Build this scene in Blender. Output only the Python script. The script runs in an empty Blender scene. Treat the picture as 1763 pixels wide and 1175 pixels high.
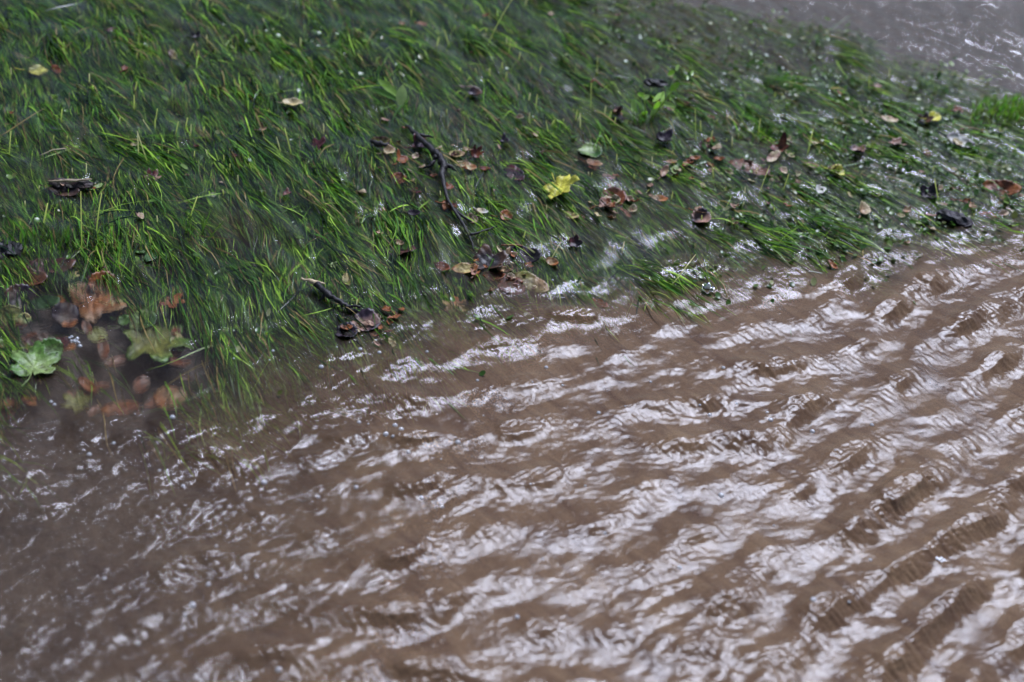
import bpy, math, random
import numpy as np
from mathutils import Vector, Matrix, Euler

# ------------------------------------------------------------------ camera, sky, sun, exposure
sc = bpy.context.scene
R = math.radians
CAM_H, PITCH, ROLL, LENS = 1.5, 40.0, 7.0, 50.0
cam_d = bpy.data.cameras.new('camera')
cam = bpy.data.objects.new('camera', cam_d)
sc.collection.objects.link(cam)
sc.camera = cam
cam.location = (0, 0, CAM_H)
CAM_R = Euler((R(90 - PITCH), 0, 0)).to_matrix() @ Matrix.Rotation(R(ROLL), 3, 'Z')
cam.rotation_euler = CAM_R.to_euler()
cam_d.lens = LENS
cam_d.sensor_width = 36
cam_d.clip_start, cam_d.clip_end = 0.05, 500
cam_d.dof.use_dof = True
cam_d.dof.focus_distance = 2.42
cam_d.dof.aperture_fstop = 2.2

SUN_AZ, SUN_EL, SUN_ANGLE, SUN_S = 23.0, 58.0, 23.0, 2.3
w = bpy.data.worlds.new('World')
sc.world = w
w.use_nodes = True
nt = w.node_tree
sky = nt.nodes.new('ShaderNodeTexSky')
sky.sky_type = 'NISHITA'
sky.sun_disc = False
sky.sun_elevation = R(SUN_EL)
sky.sun_rotation = R(SUN_AZ)
sky.dust_density = 0.6
sky.air_density = 1.0
bg = nt.nodes['Background']
bg.inputs['Strength'].default_value = 0.03
nt.links.new(sky.outputs['Color'], bg.inputs['Color'])
sun_d = bpy.data.lights.new('sun', 'SUN')
sun_d.energy = SUN_S
sun_d.angle = R(SUN_ANGLE)
sun_d.color = (0.76, 0.81, 1.0)
sun = bpy.data.objects.new('sun', sun_d)
sc.collection.objects.link(sun)
sdir = Vector((math.sin(R(SUN_AZ)) * math.cos(R(SUN_EL)), math.cos(R(SUN_AZ)) * math.cos(R(SUN_EL)), math.sin(R(SUN_EL))))
sun.rotation_euler = sdir.to_track_quat('Z', 'Y').to_euler()
sun.location = sdir * 20
sc.view_settings.view_transform = 'Standard'
sc.view_settings.look = 'None'
sc.view_settings.exposure = 1.76
sc.cycles.max_bounces = 8
sc.cycles.transparent_max_bounces = 12
sc.cycles.sample_clamp_indirect = 4.0
sc.cycles.use_denoising = True

rng = np.random.default_rng(7)
rnd = random.Random(7)

# ------------------------------------------------------------------ helpers
F_PX = LENS / 36 * 1763
def P(px, py, z=0.0):
    """the place at height z where the sight line through a spot of the photograph (1763 x 1175) meets it"""
    d = CAM_R @ Vector(((px - 881.5) / F_PX, -(py - 587.5) / F_PX, -1.0))
    t = (z - CAM_H) / d.z
    return Vector((d.x * t, d.y * t, z))
def scale_at(px, py):
    """metres across one photograph pixel there"""
    return (P(px + 5, py) - P(px - 5, py)).length / 10

def link(name, me, parent=None):
    o = bpy.data.objects.new(name, me)
    sc.collection.objects.link(o)
    if parent is not None:
        o.parent = parent
    return o
def tag(o, label=None, cat=None, group=None, kind=None):
    if label: o['label'] = label
    if cat: o['category'] = cat
    if group: o['group'] = group
    if kind: o['kind'] = kind
    return o
def mesh_np(name, verts, faces, mat, smooth=True, cols=None, attrs=None):
    """faces: (n,3) or (n,4) int array"""
    me = bpy.data.meshes.new(name)
    verts = np.asarray(verts, np.float32); faces = np.asarray(faces, np.int32)
    n, k = faces.shape
    me.vertices.add(len(verts)); me.vertices.foreach_set('co', verts.ravel())
    me.loops.add(n * k); me.loops.foreach_set('vertex_index', faces.ravel())
    me.polygons.add(n)
    me.polygons.foreach_set('loop_start', np.arange(0, n * k, k, dtype=np.int32))
    me.polygons.foreach_set('use_smooth', np.full(n, smooth))
    me.update(calc_edges=True)
    if cols is not None:
        a = me.color_attributes.new('Col', 'FLOAT_COLOR', 'POINT')
        c = np.ones((len(verts), 4), np.float32); c[:, :3] = cols
        a.data.foreach_set('color', c.ravel())
    for kx, v in (attrs or {}).items():
        a = me.attributes.new(kx, 'FLOAT', 'POINT')
        a.data.foreach_set('value', np.asarray(v, np.float32).ravel())
    me.materials.append(mat)
    return me
def smooth(a, b, x):
    t = np.clip((x - a) / (b - a), 0, 1)
    return t * t * (3 - 2 * t)

class MB:
    """collects verts and faces (tris or quads) of one mesh"""
    def __init__(s): s.v, s.f, s.c = [], [], []
    def tube(s, pts, rad, seg=7, col=(1, 1, 1)):
        pts = [Vector(p) for p in pts]; n0 = len(s.v)
        if not hasattr(rad, '__len__'): rad = [rad] * len(pts)
        for i, p in enumerate(pts):
            t = (pts[min(i + 1, len(pts) - 1)] - pts[max(i - 1, 0)]).normalized()
            a = t.cross(Vector((0.3, 0.2, 0.93))).normalized(); b = t.cross(a)
            for k in range(seg):
                q = 2 * math.pi * k / seg
                s.v.append(p + (a * math.cos(q) + b * math.sin(q)) * rad[i]); s.c.append(col)
        for i in range(len(pts) - 1):
            for k in range(seg):
                s.f.append((n0 + i * seg + k, n0 + i * seg + (k + 1) % seg, n0 + (i + 1) * seg + (k + 1) % seg, n0 + (i + 1) * seg + k))
        s.f.append(tuple(n0 + k for k in reversed(range(seg))))
        e = n0 + (len(pts) - 1) * seg
        s.f.append(tuple(e + k for k in range(seg)))
    def blade(s, pts, wid, side, col=(1, 1, 1), th=0.0006):
        """a tapering leaf blade folded along its keel"""
        pts = [Vector(p) for p in pts]; n0 = len(s.v); side = Vector(side).normalized()
        for i, p in enumerate(pts):
            t = (pts[min(i + 1, len(pts) - 1)] - pts[max(i - 1, 0)]).normalized()
            sd = (side - t * side.dot(t)).normalized(); nn = sd.cross(t)
            hw = wid[i] * 0.5
            for q in (p - sd * hw, p - nn * hw * 0.4, p + sd * hw):
                s.v.append(q); s.c.append(col)
        for i in range(len(pts) - 1):
            a = n0 + i * 3; b = a + 3
            for k in range(2):
                s.f.append((a + k, a + k + 1, b + k + 1, b + k))
    def build(s, name, mat, parent=None, smooth_=True, me_only=False):
        me = bpy.data.meshes.new(name)
        me.from_pydata([tuple(v) for v in s.v], [], s.f)
        me.polygons.foreach_set('use_smooth', [smooth_] * len(me.polygons))
        a = me.color_attributes.new('Col', 'FLOAT_COLOR', 'POINT')
        a.data.foreach_set('color', np.hstack([np.array(s.c, np.float32).reshape(-1, 3), np.ones((len(s.v), 1), np.float32)]).ravel())
        me.materials.append(mat)
        return me if me_only else link(name, me, parent)

# ------------------------------------------------------------------ materials
def new_mat(name):
    m = bpy.data.materials.new(name); m.use_nodes = True
    t = m.node_tree
    for n in list(t.nodes): t.nodes.remove(n)
    out = t.nodes.new('ShaderNodeOutputMaterial')
    return m, t, out
def N(t, kind, **kw):
    n = t.nodes.new(kind)
    for k, v in kw.items():
        if k in n.inputs: n.inputs[k].default_value = v
        else: setattr(n, k, v)
    return n

def water_material():
    m, t, out = new_mat('muddy flowing water')
    L = t.links.new
    murk = N(t, 'ShaderNodeAttribute', attribute_name='murk')
    geo = N(t, 'ShaderNodeNewGeometry')
    # drifting clouds of silt in the water
    nz = N(t, 'ShaderNodeTexNoise', Scale=9.0, Detail=6.0, Roughness=0.62)
    L(geo.outputs['Position'], nz.inputs['Vector'])
    rp = N(t, 'ShaderNodeValToRGB')
    rp.color_ramp.elements[0].position = 0.36; rp.color_ramp.elements[0].color = (0.062, 0.034, 0.020, 1)
    rp.color_ramp.elements[1].position = 0.64; rp.color_ramp.elements[1].color = (0.130, 0.080, 0.044, 1)
    ms = N(t, 'ShaderNodeMapping'); ms.vector_type = 'TEXTURE'
    ms.inputs['Rotation'].default_value = (0, 0, R(-50)); ms.inputs['Scale'].default_value = (0.16, 0.028, 1)
    L(geo.outputs['Position'], ms.inputs['Vector'])
    ns = N(t, 'ShaderNodeTexNoise', Scale=1.0, Detail=5.0, Roughness=0.6, Distortion=1.2)
    L(ms.outputs[0], ns.inputs['Vector'])
    av = N(t, 'ShaderNodeMath', operation='ADD'); L(nz.outputs['Fac'], av.inputs[0]); L(ns.outputs['Fac'], av.inputs[1])
    hv = N(t, 'ShaderNodeMath', operation='MULTIPLY'); hv.inputs[1].default_value = 0.5; L(av.outputs[0], hv.inputs[0])
    L(hv.outputs[0], rp.inputs['Fac'])
    nf = N(t, 'ShaderNodeTexNoise', Scale=420.0, Detail=2.0)
    L(geo.outputs['Position'], nf.inputs['Vector'])
    mx = N(t, 'ShaderNodeMixRGB', blend_type='OVERLAY'); mx.inputs['Fac'].default_value = 0.6
    L(rp.outputs['Color'], mx.inputs['Color1']); L(nf.outputs['Fac'], mx.inputs['Color2'])
    dif = N(t, 'ShaderNodeBsdfDiffuse')
    L(mx.outputs['Color'], dif.inputs['Color'])
    tr = N(t, 'ShaderNodeBsdfTransparent'); tr.inputs['Color'].default_value = (0.93, 0.93, 0.88, 1)
    rf = N(t, 'ShaderNodeBsdfRefraction', Roughness=0.05, IOR=1.25); rf.inputs['Color'].default_value = (0.93, 0.94, 0.90, 1)
    cl = N(t, 'ShaderNodeMixShader'); cl.inputs[0].default_value = 0.5
    L(tr.outputs[0], cl.inputs[1]); L(rf.outputs[0], cl.inputs[2])
    body = N(t, 'ShaderNodeMixShader')
    L(murk.outputs['Fac'], body.inputs['Fac']); L(cl.outputs[0], body.inputs[1]); L(dif.outputs[0], body.inputs[2])
    fr = N(t, 'ShaderNodeFresnel', IOR=1.333)
    gs = N(t, 'ShaderNodeBsdfGlossy', Roughness=0.06)
    gw = N(t, 'ShaderNodeBsdfGlossy', Roughness=0.27)      # shimmer of ripples too small to see
    gl = N(t, 'ShaderNodeMixShader'); gl.inputs[0].default_value = 0.16
    L(gs.outputs[0], gl.inputs[1]); L(gw.outputs[0], gl.inputs[2])
    top = N(t, 'ShaderNodeMixShader')
    L(fr.outputs[0], top.inputs['Fac']); L(body.outputs[0], top.inputs[1]); L(gl.outputs[0], top.inputs[2])
    # the finest threads and capillaries of the current, too small for the mesh
    h = None
    for rot, sx, sy, amt in ((-46, 38, 330, 1.0), (-64, 44, 290, 0.8), (-58, 280, 70, 0.6)):
        mp = N(t, 'ShaderNodeMapping'); mp.vector_type = 'TEXTURE'
        mp.inputs['Rotation'].default_value = (0, 0, R(rot)); mp.inputs['Scale'].default_value = (1 / sx, 1 / sy, 0.02)
        L(geo.outputs['Position'], mp.inputs['Vector'])
        n_ = N(t, 'ShaderNodeTexNoise', Scale=1.0, Detail=4.0, Roughness=0.6, Distortion=0.9)
        L(mp.outputs[0], n_.inputs['Vector'])
        ma = N(t, 'ShaderNodeMath', operation='MULTIPLY'); ma.inputs[1].default_value = amt
        L(n_.outputs['Fac'], ma.inputs[0])
        if h is None: h = ma
        else:
            ad = N(t, 'ShaderNodeMath', operation='ADD'); L(h.outputs[0], ad.inputs[0]); L(ma.outputs[0], ad.inputs[1]); h = ad
    bp = N(t, 'ShaderNodeBump', Strength=1.0, Distance=0.00048)
    L(h.outputs[0], bp.inputs['Height'])
    L(bp.outputs[0], gs.inputs['Normal']); L(bp.outputs[0], gw.inputs['Normal']); L(bp.outputs[0], fr.inputs['Normal'])
    L(top.outputs[0], out.inputs['Surface'])
    return m

def plant_material(name, trans=0.35, rough=0.35, noise=60.0, amt=0.35, bump=0.0, spec=0.5):
    """wet leaf tissue: per-vertex kind colour, blotches and a little light passing through"""
    m, t, out = new_mat(name); L = t.links.new
    col = N(t, 'ShaderNodeAttribute', attribute_name='Col')
    tc = N(t, 'ShaderNodeTexCoord')
    nz = N(t, 'ShaderNodeTexNoise', Scale=noise, Detail=5.0, Roughness=0.65)
    L(tc.outputs['Object'], nz.inputs['Vector'])
    rp = N(t, 'ShaderNodeValToRGB')
    rp.color_ramp.elements[0].position = 0.33; rp.color_ramp.elements[0].color = (1 - amt, 1 - amt * 1.05, 1 - amt * 1.1, 1)
    rp.color_ramp.elements[1].position = 0.66; rp.color_ramp.elements[1].color = (1, 1, 1, 1)
    L(nz.outputs['Fac'], rp.inputs['Fac'])
    mu = N(t, 'ShaderNodeMixRGB', blend_type='MULTIPLY'); mu.inputs['Fac'].default_value = 1
    L(col.outputs['Color'], mu.inputs['Color1']); L(rp.outputs['Color'], mu.inputs['Color2'])
    pr = N(t, 'ShaderNodeBsdfPrincipled', Roughness=rough)
    pr.inputs['Specular IOR Level'].default_value = spec
    L(mu.outputs['Color'], pr.inputs['Base Color'])
    if bump:
        bp = N(t, 'ShaderNodeBump', Strength=bump, Distance=0.002)
        L(nz.outputs['Fac'], bp.inputs['Height']); L(bp.outputs[0], pr.inputs['Normal'])
    if trans:
        tl = N(t, 'ShaderNodeBsdfTranslucent'); L(mu.outputs['Color'], tl.inputs['Color'])
        ms = N(t, 'ShaderNodeMixShader'); ms.inputs[0].default_value = trans
        L(pr.outputs[0], ms.inputs[1]); L(tl.outputs[0], ms.inputs[2]); L(ms.outputs[0], out.inputs['Surface'])
    else:
        L(pr.outputs[0], out.inputs['Surface'])
    return m

def earth_material(name, c0, c1, scale, rough=0.6):
    m, t, out = new_mat(name); L = t.links.new
    geo = N(t, 'ShaderNodeNewGeometry')
    nz = N(t, 'ShaderNodeTexNoise', Scale=scale, Detail=9.0, Roughness=0.7)
    L(geo.outputs['Position'], nz.inputs['Vector'])
    rp = N(t, 'ShaderNodeValToRGB')
    rp.color_ramp.elements[0].position = 0.35; rp.color_ramp.elements[0].color = (*c0, 1)
    rp.color_ramp.elements[1].position = 0.68; rp.color_ramp.elements[1].color = (*c1, 1)
    L(nz.outputs['Fac'], rp.inputs['Fac'])
    pr = N(t, 'ShaderNodeBsdfPrincipled', Roughness=rough)
    L(rp.outputs['Color'], pr.inputs['Base Color'])
    bp = N(t, 'ShaderNodeBump', Strength=0.5, Distance=0.01)
    L(nz.outputs['Fac'], bp.inputs['Height']); L(bp.outputs[0], pr.inputs['Normal'])
    L(pr.outputs[0], out.inputs['Surface'])
    return m

M_WATER = water_material()
M_GRASS = plant_material('wet grass', 0.5, 0.3, 40, 0.35)
M_LEAF = plant_material('sodden leaf', 0.18, 0.42, 130, 0.62, 0.6, 0.35)
M_BARK = plant_material('wet dark bark', 0, 0.5, 160, 0.6, 0.9, 0.3)
M_SOIL = earth_material('wet soil', (0.018, 0.010, 0.008), (0.062, 0.036, 0.022), 60, 0.6)
M_ASPHALT = earth_material('wet asphalt', (0.03, 0.028, 0.026), (0.075, 0.068, 0.06), 300, 0.6)

# ------------------------------------------------------------------ the lie of the land (metres, flood level at z = 0)
DX = 0.002
GX0, GX1, GY0, GY1 = -1.9, 2.5, 0.7, 4.3
NX, NY = int(round((GX1 - GX0) / DX)), int(round((GY1 - GY0) / DX))
gx = GX0 + np.arange(NX) * DX; gy = GY0 + np.arange(NY) * DX
KX = np.fft.rfftfreq(NX, DX) * 2 * np.pi; KY = np.fft.fftfreq(NY, DX) * 2 * np.pi
KXX, KYY = np.meshgrid(KX, KY)
KK = np.hypot(KXX, KYY); KK[0, 0] = 1e-6
KA = np.arctan2(KYY, KXX)

def field(seed, filt):
    r = np.random.default_rng(seed)
    f = np.fft.irfft2(np.fft.rfft2(r.standard_normal((NY, NX)).astype(np.float32)) * filt, (NY, NX))
    return (f / f.std()).astype(np.float32)
def blob(seed, lam, ang=0.0, stretch=1.0):
    """smooth random field, features about lam across, stretched along ang"""
    c, s = math.cos(ang), math.sin(ang)
    ka = KXX * c + KYY * s; kb = -KXX * s + KYY * c
    sg = lam / 4.4
    return field(seed, np.exp(-0.5 * ((ka * sg * stretch) ** 2 + (kb * sg) ** 2)))
def waves(seed, lam, ang, spread, rad=0.22, lobes=(0.0,)):
    """wave train travelling along ang"""
    k0 = 2 * np.pi / lam
    f = np.zeros_like(KK)
    for l in lobes:
        d = KA - ang - l
        d = np.abs((d + np.pi / 2) % np.pi - np.pi / 2)
        f += np.exp(-0.5 * (d / spread) ** 2)
    return field(seed, f * np.exp(-0.5 * (np.log(KK / k0) / rad) ** 2) / np.sqrt(KK))
def slope_unit(f):
    a, b = np.gradient(f, DX)
    return f / math.sqrt(float((a * a + b * b).mean()))

def line_y(pts, X):
    """world y of a polyline given in photograph spots, at world x"""
    w_ = sorted([(p.x, p.y) for p in (P(*q) for q in pts)])
    return np.interp(X, [q[0] for q in w_], [q[1] for q in w_])
NEAR = [(-400, 790), (-150, 745), (0, 712), (120, 692), (300, 664), (440, 632), (600, 586), (720, 560), (850, 540), (1000, 525), (1130, 485), (1260, 470), (1400, 450), (1520, 430), (1640, 405), (1763, 370), (2100, 270)]
FAR = [(-300, -520), (300, -260), (800, -110), (1010, -25), (1200, 48), (1330, 68), (1450, 96), (1600, 138), (1763, 190), (2100, 310)]

GXX, GYY = np.meshgrid(gx, gy)
wob = blob(1, 0.22) * 0.02 + blob(2, 0.07) * 0.010
s_near = GYY - line_y(NEAR, gx)[None, :] + wob          # > 0 on the bank
s_far = line_y(FAR, gx)[None, :] - GYY + wob * 2.5      # > 0 on the bank
bank = smooth(-0.19, 0.10, s_near) * smooth(-0.12, 0.22, s_far)

# where the current runs: direction in world angle, from directions seen in the photograph
FLOW = [((100, 200), (0.62, 1)), ((300, 250), (0.72, 1)), ((430, 560), (0.28, 1)), ((330, 430), (0.4, 1)), ((50, 400), (.5, 1)), ((150, 650), (.6, .8)), ((700, 150), (0.7, 1)), ((850, 400), (0.75, 1)),
        ((1000, 200), (1, 0.9)), ((1250, 200), (1, .78)), ((1400, 350), (1, .62)), ((1650, 300), (1, .5)), ((1500, 60), (1, .6)), ((1300, 800), (1, .8)), ((700, 800), (.9, .7)), ((1600, 1000), (1, .85)), ((300, 1000), (.8, .8))]
fl = []
for (px, py), (dx, dy) in FLOW:
    a = P(px, py); b = P(px + dx * 20, py + dy * 20)
    fl.append((a.x, a.y, math.atan2(b.y - a.y, b.x - a.x)))
fl = np.array(fl)
def flow_at(x, y):
    x = np.asarray(x, float); y = np.asarray(y, float)
    num = np.zeros_like(x); den = np.zeros_like(x)
    for fx, fy, fa in fl:
        w_ = 1.0 / ((x - fx) ** 2 + (y - fy) ** 2 + 0.03) ** 1.5
        num += w_ * fa; den += w_
    return num / den
cs = 8
th_c = flow_at(GXX[::cs, ::cs], GYY[::cs, ::cs])
TH = np.repeat(np.repeat(th_c, cs, 0), cs, 1)[:NY, :NX].astype(np.float32)
print('flow deg', np.degrees(fl[:, 2]).round())
ANGS = np.radians([-78.0, -64.0, -50.0, -36.0])
def along_flow(make):
    """blend the same kind of field made for several current directions"""
    tot = 0
    for i, a in enumerate(ANGS):
        wt = np.clip(1 - np.abs(TH - a) / np.radians(14.0), 0, 1)
        if i == 0: wt = np.where(TH < a, 1, wt)
        if i == len(ANGS) - 1: wt = np.where(TH > a, 1, wt)
        tot = tot + np.sqrt(wt) * make(a, i)
    return tot.astype(np.float32)

# bed of the flood and the top of the thatch of grass on it
bumps = blob(11, 0.16) * 0.5 + along_flow(lambda a, i: blob(20 + i, 0.05, a, 3.0)) * 0.5
bed = -0.085 + bank * 0.060 + bank * bumps * 0.006
clump = blob(12, 0.13) * 0.6 + along_flow(lambda a, i: blob(30 + i, 0.055, a, 2.5)) * 0.7     # where the grass stands prouder

# ------------------------------------------------------------------ flood water surface
A_RD = np.radians(-52.0)
def pxmask(cx, cy, r0, r1):
    c = P(cx, cy)
    return smooth(r1, r0, np.hypot(GXX - c.x, GYY - c.y))
def g(f): return slope_unit(f)
w_main = waves(41, 0.104, np.radians(-42), 0.26, 0.13)
w_cross = waves(42, 0.074, np.radians(-60), 0.20, 0.22, (-0.50, 0.36))
w_small = waves(43, 0.042, np.radians(-60), 0.7, 0.35)
w_calm = waves(44, 0.08, np.radians(-60), 1.0, 0.4)
e_right = smooth(-0.25, 0.75, GXX + 0.25 * (1.6 - GYY))           # stronger current out on the road
w_mid = waves(48, 0.098, np.radians(-72), 0.34, 0.14)
mid = smooth(-0.58, 0.05, GXX + 0.25 * (1.6 - GYY)) * (1 - 0.75 * e_right)
big = e_right * g(w_main) + mid * (g(w_mid) * 0.95 + g(w_cross) * 0.2) + (1 - mid) * (1 - e_right) * g(w_calm) * 0.45
def lowpass(f, lam):
    return np.fft.irfft2(np.fft.rfft2(f) * np.exp(-0.5 * (KK * lam / 4.4) ** 2), (NY, NX)).astype(np.float32)
# gaps along each crest break the rows into short scalloped wavelets, staggered from row to row
gap = e_right * waves(151, 0.17, np.radians(-43 + 78), 0.5, 0.3) + (1 - e_right) * waves(152, 0.145, np.radians(-76 + 78), 0.5, 0.25)
gap = gap / gap.std()
env = np.sqrt(np.clip(lowpass(big * big, 0.22), 0, None)) * 1.414
bn = big / (env + 0.8 * env.mean())                        # steady rows: each crest about as tall as the next
bn = bn * ((0.25 + 0.25 * e_right) + (0.75 - 0.25 * e_right) * smooth(-0.8, 0.8, gap))
bn = bn / bn.std()
peaky = g((np.exp(0.42 * bn.clip(-2, 2))).astype(np.float32))
# parasitic ripples ahead of each crest, hair-like streaks behind it
sh = int(0.012 / DX)
up = np.roll(np.roll(bn, -sh, 1), sh, 0)
crest = smooth(-0.1, 1.2, bn)
lee = smooth(-0.3, 1.1, np.roll(np.roll(bn, int(0.010 / DX), 1), -int(0.012 / DX), 0))
cap = waves(45, 0.0085, np.radians(-58), 0.35, 0.16)
cap2 = waves(46, 0.014, np.radians(-70), 0.9, 0.35)
streak = along_flow(lambda a, i: blob(50 + i, 0.0055, a + .12, 5.0) + blob(55 + i, 0.0105, a + .05, 4.0) - 1.1 * blob(55 + i, 0.026, a + .12, 2.5))
lull = smooth(-0.6, 0.8, blob(47, 0.3) + 0.3)
amp = (0.55 + 0.55 * lull)
left_w = 1 - e_right
quiet = (1 - mid) * (1 - e_right)
shelf = 0.4 + 0.6 * smooth(0.10, -0.22, s_near)          # the ripples die down over the shallow rim of the turf
z_road = peaky * (0.21 + 0.035 * e_right - 0.11 * quiet) * amp * (0.55 + 0.45 * smooth(0.08, -0.20, s_near)) + shelf * (g(w_small) * 0.095 * amp + g(cap) * 0.15 * (0.08 + crest) * amp + g(cap2) * (0.06 + 0.12 * quiet) * amp + g(streak) * 0.215 * (0.06 + lee * (0.65 + 0.5 * e_right)) * amp)
# over the grass: glassy humps and threads drawn out along the current
thread = along_flow(lambda a, i: blob(60 + i, 0.022, a, 3.5))
hump = along_flow(lambda a, i: blob(65 + i, 0.06, a, 1.8))
fine = along_flow(lambda a, i: blob(70 + i, 0.010, a, 4.0))
rough_patch = smooth(-0.3, 1.3, blob(75, 0.25))
edge_calm = smooth(0.0, 0.28, s_near)
z_bank = g(hump) * 0.115 + g(thread) * 0.11 * (0.4 + rough_patch) * (.4 + .6 * edge_calm) + g(fine) * 0.075 * (0.3 + rough_patch) * edge_calm + 0.003
z_bank = z_bank * (1 - 0.3 * smooth(0.1, 0.8, GXX))
# beyond the bank: shallow, fast, finely combed water
comb = along_flow(lambda a, i: blob(80 + i, 0.03, a, 2.2))
z_far = g(comb) * 0.10 + g(fine) * 0.08 + g(thread) * 0.09 + g(waves(85, 0.020, np.radians(-40), 0.5, 0.3)) * 0.05
near_m = smooth(0.02, 0.20, s_near)
far_m = smooth(0.1, -0.12, s_far)
zw = z_road * (1 - near_m) + near_m * ((1 - far_m) * z_bank + far_m * z_far)
# rings where raindrops fell
rr = np.random.default_rng(5)
for i in range(60):
    if i < 50: c = P(rr.uniform(-20, 1100), rr.uniform(620, 1200))
    else: c = P(rr.uniform(300, 1500), rr.uniform(540, 900))
    r0 = rr.uniform(0.006, 0.036); a = rr.uniform(0.10, 0.22) * 0.010 / (2 * np.pi)
    i0, i1 = int((c.x - 0.08 - GX0) / DX), int((c.x + 0.08 - GX0) / DX)
    j0, j1 = int((c.y - 0.08 - GY0) / DX), int((c.y + 0.08 - GY0) / DX)
    if i0 < 0 or j0 < 0 or i1 >= NX or j1 >= NY: continue
    rad = np.hypot(GXX[j0:j1, i0:i1] - c.x, GYY[j0:j1, i0:i1] - c.y)
    zw[j0:j1, i0:i1] += a * np.cos((rad - r0) * 2 * np.pi / 0.010) * np.exp(-((rad - r0) / 0.008) ** 2)

thatch = -0.085 + bank * 0.072
thatch = thatch + bank * clump * 0.003
# places where the turf is worn away and the water stands deeper
hollow = np.zeros_like(bank)
for cx, cy, r0, r1, d in ((120, 520, .05, .26, .020), (60, 690, .05, .2, .030), (230, 650, .03, .16, .02), (870, 490, .03, .13, .014), (400, 400, .02, .13, .012), (330, 60, .05, .3, .012), (1180, 30, .1, .5, .010), (1230, 430, .05, .25, .010), (520, 620, .04, .15, .012), (60, 330, .05, .2, .006)):
    hollow += pxmask(cx, cy, r0, r1) * d
depth = np.clip(-(thatch - hollow) + zw, 0, None)
murk_extra = 0.008 * smooth(0.2, 1.8, blob(13, 0.3)) * bank
murk = 1 - np.exp(-((depth + murk_extra * 0.5) / 0.060) ** 2.4)
left_dim = smooth(0.10, -0.62, GXX - 0.1 * (GYY - 1.5))       # murk thinned to darken the left: vignette shading put into the water
murk = np.clip(murk, 0, 0.985) * (1 - 0.70 * left_dim) * (1 - 0.90 * smooth(0.40, -0.10, s_far))
murk = np.clip(murk * (1 - 0.40 * pxmask(110, 570, 0.12, 0.32)), 0, 0.985)
bed = bed - hollow * 0.8

def bil(F, X, Y):
    """sample a grid field on the lattice X x Y (held constant outside)"""
    u = np.clip((X - GX0) / DX, 0, NX - 1.001); v = np.clip((Y - GY0) / DX, 0, NY - 1.001)
    iu, iv = u.astype(int), v.astype(int); fu, fv = (u - iu)[None, :], (v - iv)[:, None]
    A = F[iv][:, iu]; B = F[iv][:, iu + 1]; C = F[iv + 1][:, iu]; D = F[iv + 1][:, iu + 1]
    return A * (1 - fu) * (1 - fv) + B * fu * (1 - fv) + C * (1 - fu) * fv + D * fu * fv
def pick(F, x, y):
    u = np.clip(((np.asarray(x) - GX0) / DX).astype(int), 0, NX - 1); v = np.clip(((np.asarray(y) - GY0) / DX).astype(int), 0, NY - 1)
    return F[v, u]
def lattice(X, Y):
    nx, ny = len(X), len(Y)
    i = np.arange(ny - 1)[:, None] * nx + np.arange(nx - 1)[None, :]
    return np.stack([i, i + 1, i + nx + 1, i + nx], -1).reshape(-1, 4)
def grow(a, step, end, r=1.35):
    out = []
    s = step
    while abs(a - end) > abs(s) and len(out) < 80:
        a += s; out.append(a); s *= r
    out.append(end)
    return out
def axis(lo, hi, d0, d1, end_lo, end_hi):
    """dense between lo and hi (spacing d0 rising to d1), ever coarser outside"""
    a = [lo]
    while a[-1] < hi: a.append(a[-1] + d0 + (d1 - d0) * (a[-1] - lo) / (hi - lo))
    return np.array(list(reversed(grow(lo, -d0 * 3, end_lo))) + a + grow(a[-1], d1 * 3, end_hi))
WX = axis(-1.2, 1.7, 0.0021, 0.0021, -45, 45)
WY = axis(1.02, 3.72, 0.0017, 0.0040, -40, 60)
fade = bil(np.ones((NY, NX), np.float32), WX, WY)
ox = smooth(0, 0.5, np.maximum(GX0 - WX, WX - GX1)); oy = smooth(0, 0.5, np.maximum(GY0 - WY, WY - GY1))
keep = (1 - ox)[None, :] * (1 - oy)[:, None]
WZ = bil(zw, WX, WY) * keep
WM = bil(murk.astype(np.float32), WX, WY)
WM = WM * keep + 0.985 * (1 - keep)
XX, YY = np.meshgrid(WX, WY)
water = link('flood_water', mesh_np('flood_water', np.stack([XX, YY, WZ], -1).reshape(-1, 3), lattice(WX, WY), M_WATER, attrs={'murk': WM}))
tag(water, 'brown rippling flood water streaming over the road and through the grass', kind='structure')

# ------------------------------------------------------------------ ground under the water
TX = axis(-1.8, 2.4, 0.012, 0.012, -60, 60); TY = axis(0.8, 4.2, 0.012, 0.012, -50, 80)
TZ = bil(bed.astype(np.float32), TX, TY)
XX, YY = np.meshgrid(TX, TY)
ground = link('ground', mesh_np('ground', np.stack([XX, YY, TZ], -1).reshape(-1, 3), lattice(TX, TY), M_SOIL))
tag(ground, 'dark wet soil of the flooded grass bank', kind='structure')

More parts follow.
